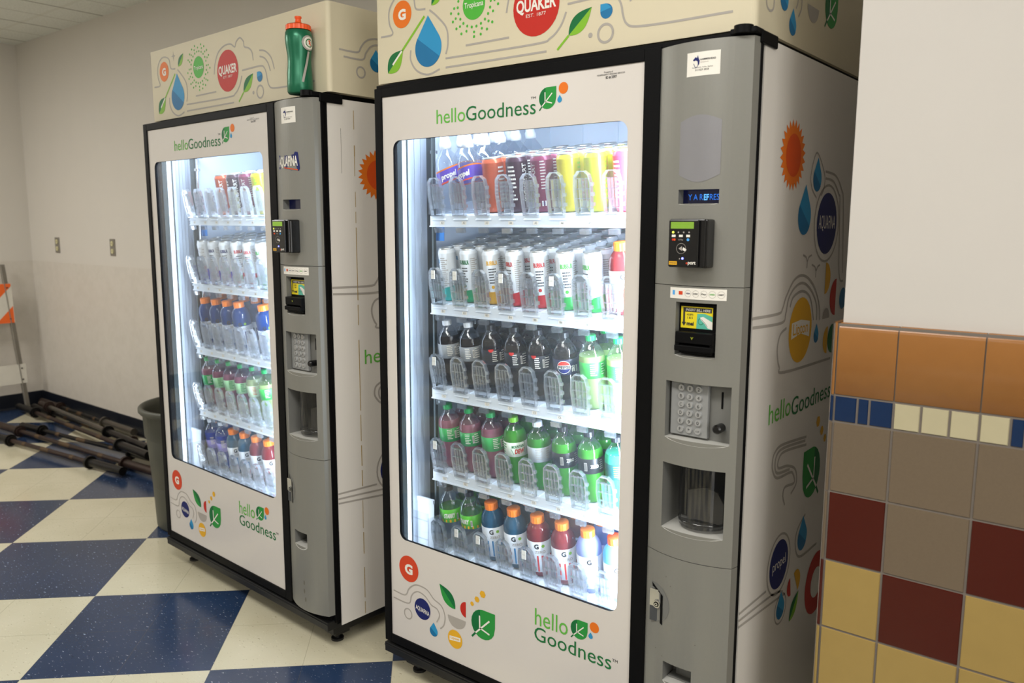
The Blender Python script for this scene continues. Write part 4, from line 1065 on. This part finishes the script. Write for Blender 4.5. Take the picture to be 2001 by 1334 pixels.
cb = {k: CANB('band_' + k, c, t) for k, c, t in (('teal', '#35b6b0', 'blue'), ('green', '#2aa36f', 'dgreen'), ('amber', '#dba425', 'yellow'), ('red', '#c8242c', 'red'), ('leaf', '#27b049', 'gsun'), ('violet', '#5a4fc0', 'navy'))}
for i, (k, n, a) in enumerate((('teal', 'teal', -1.2), ('green', 'sea green', -.2), ('amber', 'amber', .45), ('red', 'red', -.5), ('red', 'bright red', .3), ('leaf', 'leaf green', .4), ('leaf', 'grass green', -.6))):
    R(1, i, cb[k], 'slim white can with %s base' % n, 'can', 9, .0565, a, -.006)
R(1, 7, GB_(L_GRED, 'orange', LB('white', '#e6e6ea'), gat('red')), 'red drink bottle with orange cap', 'bottle', 2, .0755, .2)
co_d = SB(COLA, 'white', LB('silver', '#8f9396'), plainprint('white', True, 3), .175)
co_k = SB(COLA, 'black', LB('black', '#16171f'), pepsi_back, .19); co_z = SB(COLA, 'black', LB('nightblue', '#12143a'), pepsi, .19)
lim = SB(L_LIME, 'green', LB('lime', '#3fb24d'), plainprint('white', False, 6), .166)
for i, (p, n, a) in enumerate(((co_d, 'cola bottle with silver label', .5), (co_d, 'cola bottle with silver label', .2), (co_k, 'cola bottle with black label', .6), (co_k, 'cola bottle with black label', .35), (co_k, 'cola bottle with black label', .15), (co_z, 'cola bottle with round tricolour emblem', .2), (lim, 'pale green drink bottle, green cap', .4), (lim, 'pale green drink bottle, green cap', .2))):
    R(2, i, p, n, 'bottle', 3, .0745, a)
pk = SB(L_PINK, 'green', LB('leafgreen', '#2c9a4e'), plainprint('white', True, 9), .172)
md = SB(L_DEW, 'lime', LB('pale', '#d5dfd0'), mtndew, .178); mdz = SB(L_GREEN, 'white', LB('silver2', '#a9b0b4'), plainprint('grey', False, 2), .172)
mdk = SB(L_DEW, 'black', LB('coal', '#15161a'), zerolab, .172); mdt = SB(L_TEAL, 'black', LB('tealdark', '#1d4a4a'), plainprint('lime', True, 5), .172)
for i, (p, n, a) in enumerate(((pk, 'pink drink bottle with green label', .45), (pk, 'pink drink bottle with green label', .15), (pk, 'pink drink bottle with green label', .7), (md, 'green soda bottle with white label', .3), (mdz, 'green soda bottle with silver label', .3), (mdk, 'green soda bottle with black label', .4), (mdk, 'green soda bottle with black label', .2), (mdt, 'teal soda bottle with black cap', .2))):
    R(3, i, p, n, 'bottle', 3, .0745, a)
st = SB(CLEARB, 'black', LB('brightgreen', '#58b52c'), starry, None)
gb = GB_(L_GBLUE, 'orange', LB('white2', '#cfd4da'), gat('blue2')); gr = GB_(L_GRED, 'orange', LB('white3', '#cfd4da'), gat('red')); gl = GB_(L_GLAV, 'orange', LB('white4', '#e3e7ee'), gat0); gc = GB_(L_GICE, 'redor', LB('white5', '#dbe8f2'), gat0)
for i, (p, n, a) in enumerate(((st, 'clear soda bottle with yellow-green label', .15), (st, 'clear soda bottle with yellow-green label', -.5), (gb, 'blue sports drink with orange cap', .2), (gb, 'blue sports drink with orange cap', .15), (gr, 'red sports drink with orange cap', .1), (gr, 'red sports drink with orange cap', .3), (gl, 'pale violet sports drink, orange cap', .25), (gc, 'ice blue sports drink, red-orange cap', .25))):
    R(4, i, p, n, 'bottle', 3, .0755, a)
# farther machine
for i, (k, n, a) in enumerate((('orange', 'orange', .5), ('plum', 'dark plum', .8), ('maroon', 'maroon', .3), ('yellow', 'yellow', .3))):
    Lm(0, 2 + i, ca[k], n + ' drink can', 'can', 3, .068, a, 0, .126)
for i, (k, n, a) in enumerate((('violet', 'violet', -.9), ('violet', 'deep violet', .0), ('violet', 'blue-violet', .3), ('red', 'red', .75), ('red', 'bright red', .2), ('leaf', 'leaf green', -.3))):
    Lm(1, i, cb[k], 'slim white can with %s base' % n, 'can', 4, .0565, a, 0, .126)
ry = GB_(L_ROYAL, 'orange', LB('white6', '#b9c3d2'), gat('navy'), (.02, .098))
for i in range(6): Lm(2, i, ry, 'royal blue sports drink, orange cap', 'bottle', 3, .0755, .5, 0, .126, 1 if i == 4 else 0)
pk2 = SB(L_PINK, 'green', LB('whitegreen', '#9fcf9a'), plainprint('green', False, 9), .172); fr2 = SB(L_FRUIT, 'green', LB('whitegreen2', '#c4dcb8'), plainprint('redor', False, 4), .172)
for i, (p, n) in enumerate(((pk, 'pink drink bottle with green label'), (pk2, 'pink drink bottle with pale label'), (pk2, 'pink drink bottle with pale label'), (pk2, 'pink drink bottle with pale label'), (fr2, 'pale green drink with white label'), (lim, 'pale lime drink with green label'))):
    Lm(3, i, p, n, 'bottle', 2, .0745, .6)
vi = SB(L_VIO, 'white', LB('violet', '#8e86d0'), plainprint('white', False, 7), .165, (.085, .125))
for i, (p, n) in enumerate(((vi, 'violet water bottle with white cap'), (vi, 'violet water bottle with white cap'), (gb, 'blue sports drink with orange cap'), (gb, 'blue sports drink with orange cap'), (gr, 'red sports drink with orange cap'), (gr, 'red sports drink with orange cap'))):
    Lm(4, i, p, n, 'bottle', 2, .0755, .6)

# ------------------------------------------------------------------ squeeze bottle on top of the farther machine
SQG = mat('squeeze_green', '#1b6b4c', rough=.3, metal=.35, noise=.03); SQO = mat('squeeze_orange', '#ee5a22', rough=.4)
ax, ay = 1.068, .012
a = LA
sq = thing('squeeze_bottle', 'green sports squeeze bottle with orange lid on top of the farther machine', 'bottle', (ax * math.cos(a) - ay * math.sin(a), ax * math.sin(a) + ay * math.cos(a) + LY, 1.8425), LA + .25)
PRF = [(.0001, 0), (.036, 0), (.0395, .006), (.040, .03), (.0385, .065), (.036, .10), (.0365, .125), (.0405, .155), (.042, .18), (.0405, .198), (.036, .2045)]
PRF = [(r, z * .93) for r, z in PRF]
g = MB(); g.lathe(PRF, 32, 0)
g.build('bottle_body', SQG, sq)
g = MB(); ribcap(g, .0385, .191, .207, 0, 44); g.lathe([(.036, .207), (.020, .2105), (.012, .214), (.0095, .216), (.0085, .226), (.011, .228), (.0105, .233), (.0001, .235)], 20)
g.build('lid', SQO, sq)
g = MB(); PQ = CYL(.0388)
wrapdisc(g, PQ, (.058, .150), .0225, .0032, gi['grey']); wrapdisc(g, PQ, (.060, .150), .0185, .0036, gi['white']); g.ring((.060, .150), .0115, .0028, PQ, .004, gi['tgreen'], 20)
g.poly([(.060, .160), (.066, .151), (.0635, .151), (.067, .141), (.057, .149), (.060, .150), (.056, .156)], PQ, .0042, gi['dorange'])
g.stroke([(.058, .125), (.050, .09), (.040, .05), (.036, .032)], lambda u, v, w: PQ(u, v, w), .007, .0022, gi['grey'])
g.stroke([(-.038, .055), (-.034, .075), (-.038, .095)], PQ, .003, .002, gi['grey'])
g.build('brand_mark', GM, sq)

# ------------------------------------------------------------------ outlets on the back wall
STEEL = mat('outlet_steel', '#8d887e', rough=.35, metal=.6); IVORY = mat('outlet_ivory', '#cfc79a', rough=.5)
for x, lb in ((-3.19, 'steel outlet plate on back wall, nearer the room corner'), (-2.328, 'steel outlet plate on back wall, nearer the vending machine')):
    o = thing('wall_outlet', lb, 'outlet', (x, YB, 1.277), 0, 'outlets on the back wall')
    pl_ = MB().box(-.035, .035, -.006, .0, -.057, .057).build('cover_plate', STEEL, o, .002)
    for z in (-.026, .026):
        MB().cyl((0, -.0055, z), (0, -.0095, z), .017, n=20).build('socket', IVORY, o)
        MB().box(-.008, -.006, -.0102, -.0094, z - .004, z + .006).box(.006, .008, -.0102, -.0094, z - .004, z + .006).build('slots', BLACK, o)

# ------------------------------------------------------------------ trash can
TC = mat('trash_can_plastic', '#494a40', rough=.5, noise=.06)
tcx = thing('trash_can', 'large grey-green round plastic trash can beside the farther vending machine', 'trash can', (-.335, .385, 0), .3)
g = MB(); g.lathe([(.0001, .012), (.205, .012), (.215, 0), (.220, .01), (.236, .40), (.240, .43), (.252, .45), (.256, .555), (.268, .558), (.274, .566), (.274, .582), (.268, .588), (.256, .586), (.250, .56), (.246, .45), (.215, .03), (.0001, .025)], 48)
g.build('barrel', TC, tcx)
for s_ in (0, PI):
    g = MB(); c, s2 = math.cos(s_), math.sin(s_)
    pts = [(.262 * c, -.06, .50), (.300 * c, -.055, .49), (.300 * c, .055, .49), (.262 * c, .06, .50)]
    for p, q in zip(pts, pts[1:]): g.cyl(p, q, .011, n=10)
    g.build('handle', TC, tcx)

# ------------------------------------------------------------------ barbells heaped on the floor
RUST = mat('rusty_bar_steel', '#30211a', rough=.45, metal=.4, noise=.5, scale=14); DARKS = mat('dark_sleeve_steel', '#171513', rough=.4, metal=.6, noise=.3, scale=20)
WORN = mat('worn_bright_steel', '#5f5a52', rough=.35, metal=.7, noise=.25, scale=18); OCHRE = mat('ochre_rust', '#4d3a24', rough=.6, metal=.2, noise=.3, scale=30)
def barbell(label, A, c0, c1, B, zs=(.04, .04), bar=RUST, sl=(DARKS, DARKS), rs=.0245, knurl=True):
    """A..c0 sleeve, c0..c1 bar, c1..B sleeve (world x,y); zs = height at the two ends"""
    za, zb_ = zs
    L_ = math.hypot(B[0] - A[0], B[1] - A[1])
    def at(p):
        t = math.hypot(p[0] - A[0], p[1] - A[1]) / L_; return Vector((A[0] + (B[0] - A[0]) * t, A[1] + (B[1] - A[1]) * t, za + (zb_ - za) * t))
    o = thing('barbell', label, 'barbell', (A[0], A[1], 0), 0, 'old barbells heaped on the floor')
    org = Vector((A[0], A[1], 0)); T = lambda p: at(p) - org
    a, b, c, d = T(A), T(c0), T(c1), T(B); u = (d - a).normalized()
    m = MB().cyl(b, c, .0142, n=14, m=0)
    if knurl:
        for t0, t1 in ((.18, .22), (.42, .52), (.78, .82)): m.cyl(b + (c - b) * t0, b + (c - b) * t1, .0150, n=14, m=1)
    m.build('bar', [bar, OCHRE], o)
    for p, q, mt in ((a, b, sl[0]), (c, d, sl[1])):
        if (q - p).length > .02:
            MB().cyl(p, q, rs, n=20).build('sleeve', mt, o)
    MB().cyl(b - u * .012, b + u * .006, .0385, n=24).cyl(b + u * .006, b + u * .022, .028, n=20).build('collar', sl[0], o)
    MB().cyl(c - u * .006, c + u * .012, .0385, n=24).cyl(c - u * .022, c - u * .006, .028, n=20).build('collar', sl[1], o)
    return o
barbell('rusty short barbell lying in front of the heap, nearest the camera', (-2.84, .262), (-2.511, .302), (-1.614, .401), (-1.284, .437), (.04, .04))
barbell('long rust-brown barbell running behind the front one to the trash can', (-3.10, .40), (-2.712, .432), (-1.43, .522), (-1.01, .552), (.042, .042), sl=(RUST, RUST))
barbell('barbell with ochre rust slanting from the striped barricade foot', (-3.50, .715), (-3.136, .695), (-1.654, .600), (-1.25, .575), (.050, .108), knurl=True)
barbell('dark barbell near the wall with its right sleeve by the trash can', (-3.44, .800), (-3.10, .795), (-1.86, .775), (-1.46, .77), (.042, .042), bar=DARKS, sl=(DARKS, RUST))
barbell('barbell along the wall base with a bright worn sleeve', (-3.56, .905), (-3.223, .895), (-2.489, .893), (-2.06, .890), (.05, .05), bar=DARKS, sl=(RUST, WORN))
barbell('thin dark barbell crossing low through the middle of the heap', (-2.87, .505), (-2.62, .535), (-1.62, .655), (-1.32, .69), (.040, .040), bar=DARKS)
barbell('worn bright steel barbell lying over the middle of the heap', (-3.22, .765), (-3.05, .755), (-2.0, .69), (-1.42, .655), (.105, .105), bar=WORN, sl=(RUST, DARKS), knurl=False, rs=.02)

# ------------------------------------------------------------------ striped barricade leaning at the left wall
BW = mat('barricade_white_paint', '#cfcabd', rough=.6, noise=.1, scale=12, bump=.3); BO = mat('barricade_orange_sheeting', '#e8641c', rough=.45); BS = mat('barricade_leg_steel', '#8f8a80', rough=.5, metal=.4, noise=.2, scale=15); BD = mat('barricade_leg_dark', '#3c3731', rough=.6)
br = thing('traffic_barricade', 'folding barricade with orange and white striped board against the left wall', 'barricade', (-3.56, .74, 0))
def tiltx(z): return .055 - .075 * z      # leans back towards the wall
def leg(y0, dy, mt, name='leg'):
    m = MB()
    for (u0, u1, v0, v1) in ((-.018, .018, 0, .006), (-.018, -.013, 0, .03)):
        vs = []
        for z in (0, 1.13):
            x = tiltx(z); yy = y0 + dy * z
            vs += [(x + v0, yy + u0, z), (x + v0, yy + u1, z), (x + v1, yy + u1, z), (x + v1, yy + u0, z)]
        m.add(vs, [(0, 1, 5, 4), (1, 2, 6, 5), (2, 3, 7, 6), (3, 0, 4, 7), (0, 3, 2, 1), (4, 5, 6, 7)])
    return m.build(name, mt, br)
leg(.04, -.06, BS); leg(-.62, .0, BS)
def board(z0, z1, y0, y1, name, stripes):
    P = lambda u, v, w: (tiltx(v) + .012 + w, u, v)
    m = MB(); m.prism([(y0, z0), (y1, z0), (y1, z1), (y0, z1)], P, -.004, .014, 0)
    if stripes:
        h = z1 - z0; k = y1 + .02
        while k > y0 - .6:
            pts = [(k, z0), (k - .15, z0), (k - .15 + h * 1.0, z1), (k + h * 1.0, z1)]
            # clip to the board end
            def clip(ps, s, lim):
                out = []
                for i in range(len(ps)):
                    a, b = ps[i], ps[(i + 1) % len(ps)]
                    ia, ib = s * a[0] <= s * lim, s * b[0] <= s * lim
                    if ia: out.append(a)
                    if ia != ib:
                        t = (lim - a[0]) / (b[0] - a[0]); out.append((lim, a[1] + (b[1] - a[1]) * t))
                return out
            q = clip(pts, 1, y1 - .004); q = clip(q, -1, y0 + .004) if len(q) > 2 else q
            if len(q) > 2: m.poly(q, P, .0146, 1)
            k -= .30
    m.cyl(P(y1 - .03, z1 - .03, .014), P(y1 - .03, z1 - .03, .018), .006, n=8, m=2); m.cyl(P(y1 - .03, z0 + .03, .014), P(y1 - .03, z0 + .03, .018), .006, n=8, m=2)
    return m.build(name, [BW, BO, BD], br)
board(.69, .985, -.72, .012, 'striped_board', True); board(.225, .37, -.72, .05, 'lower_board', False)
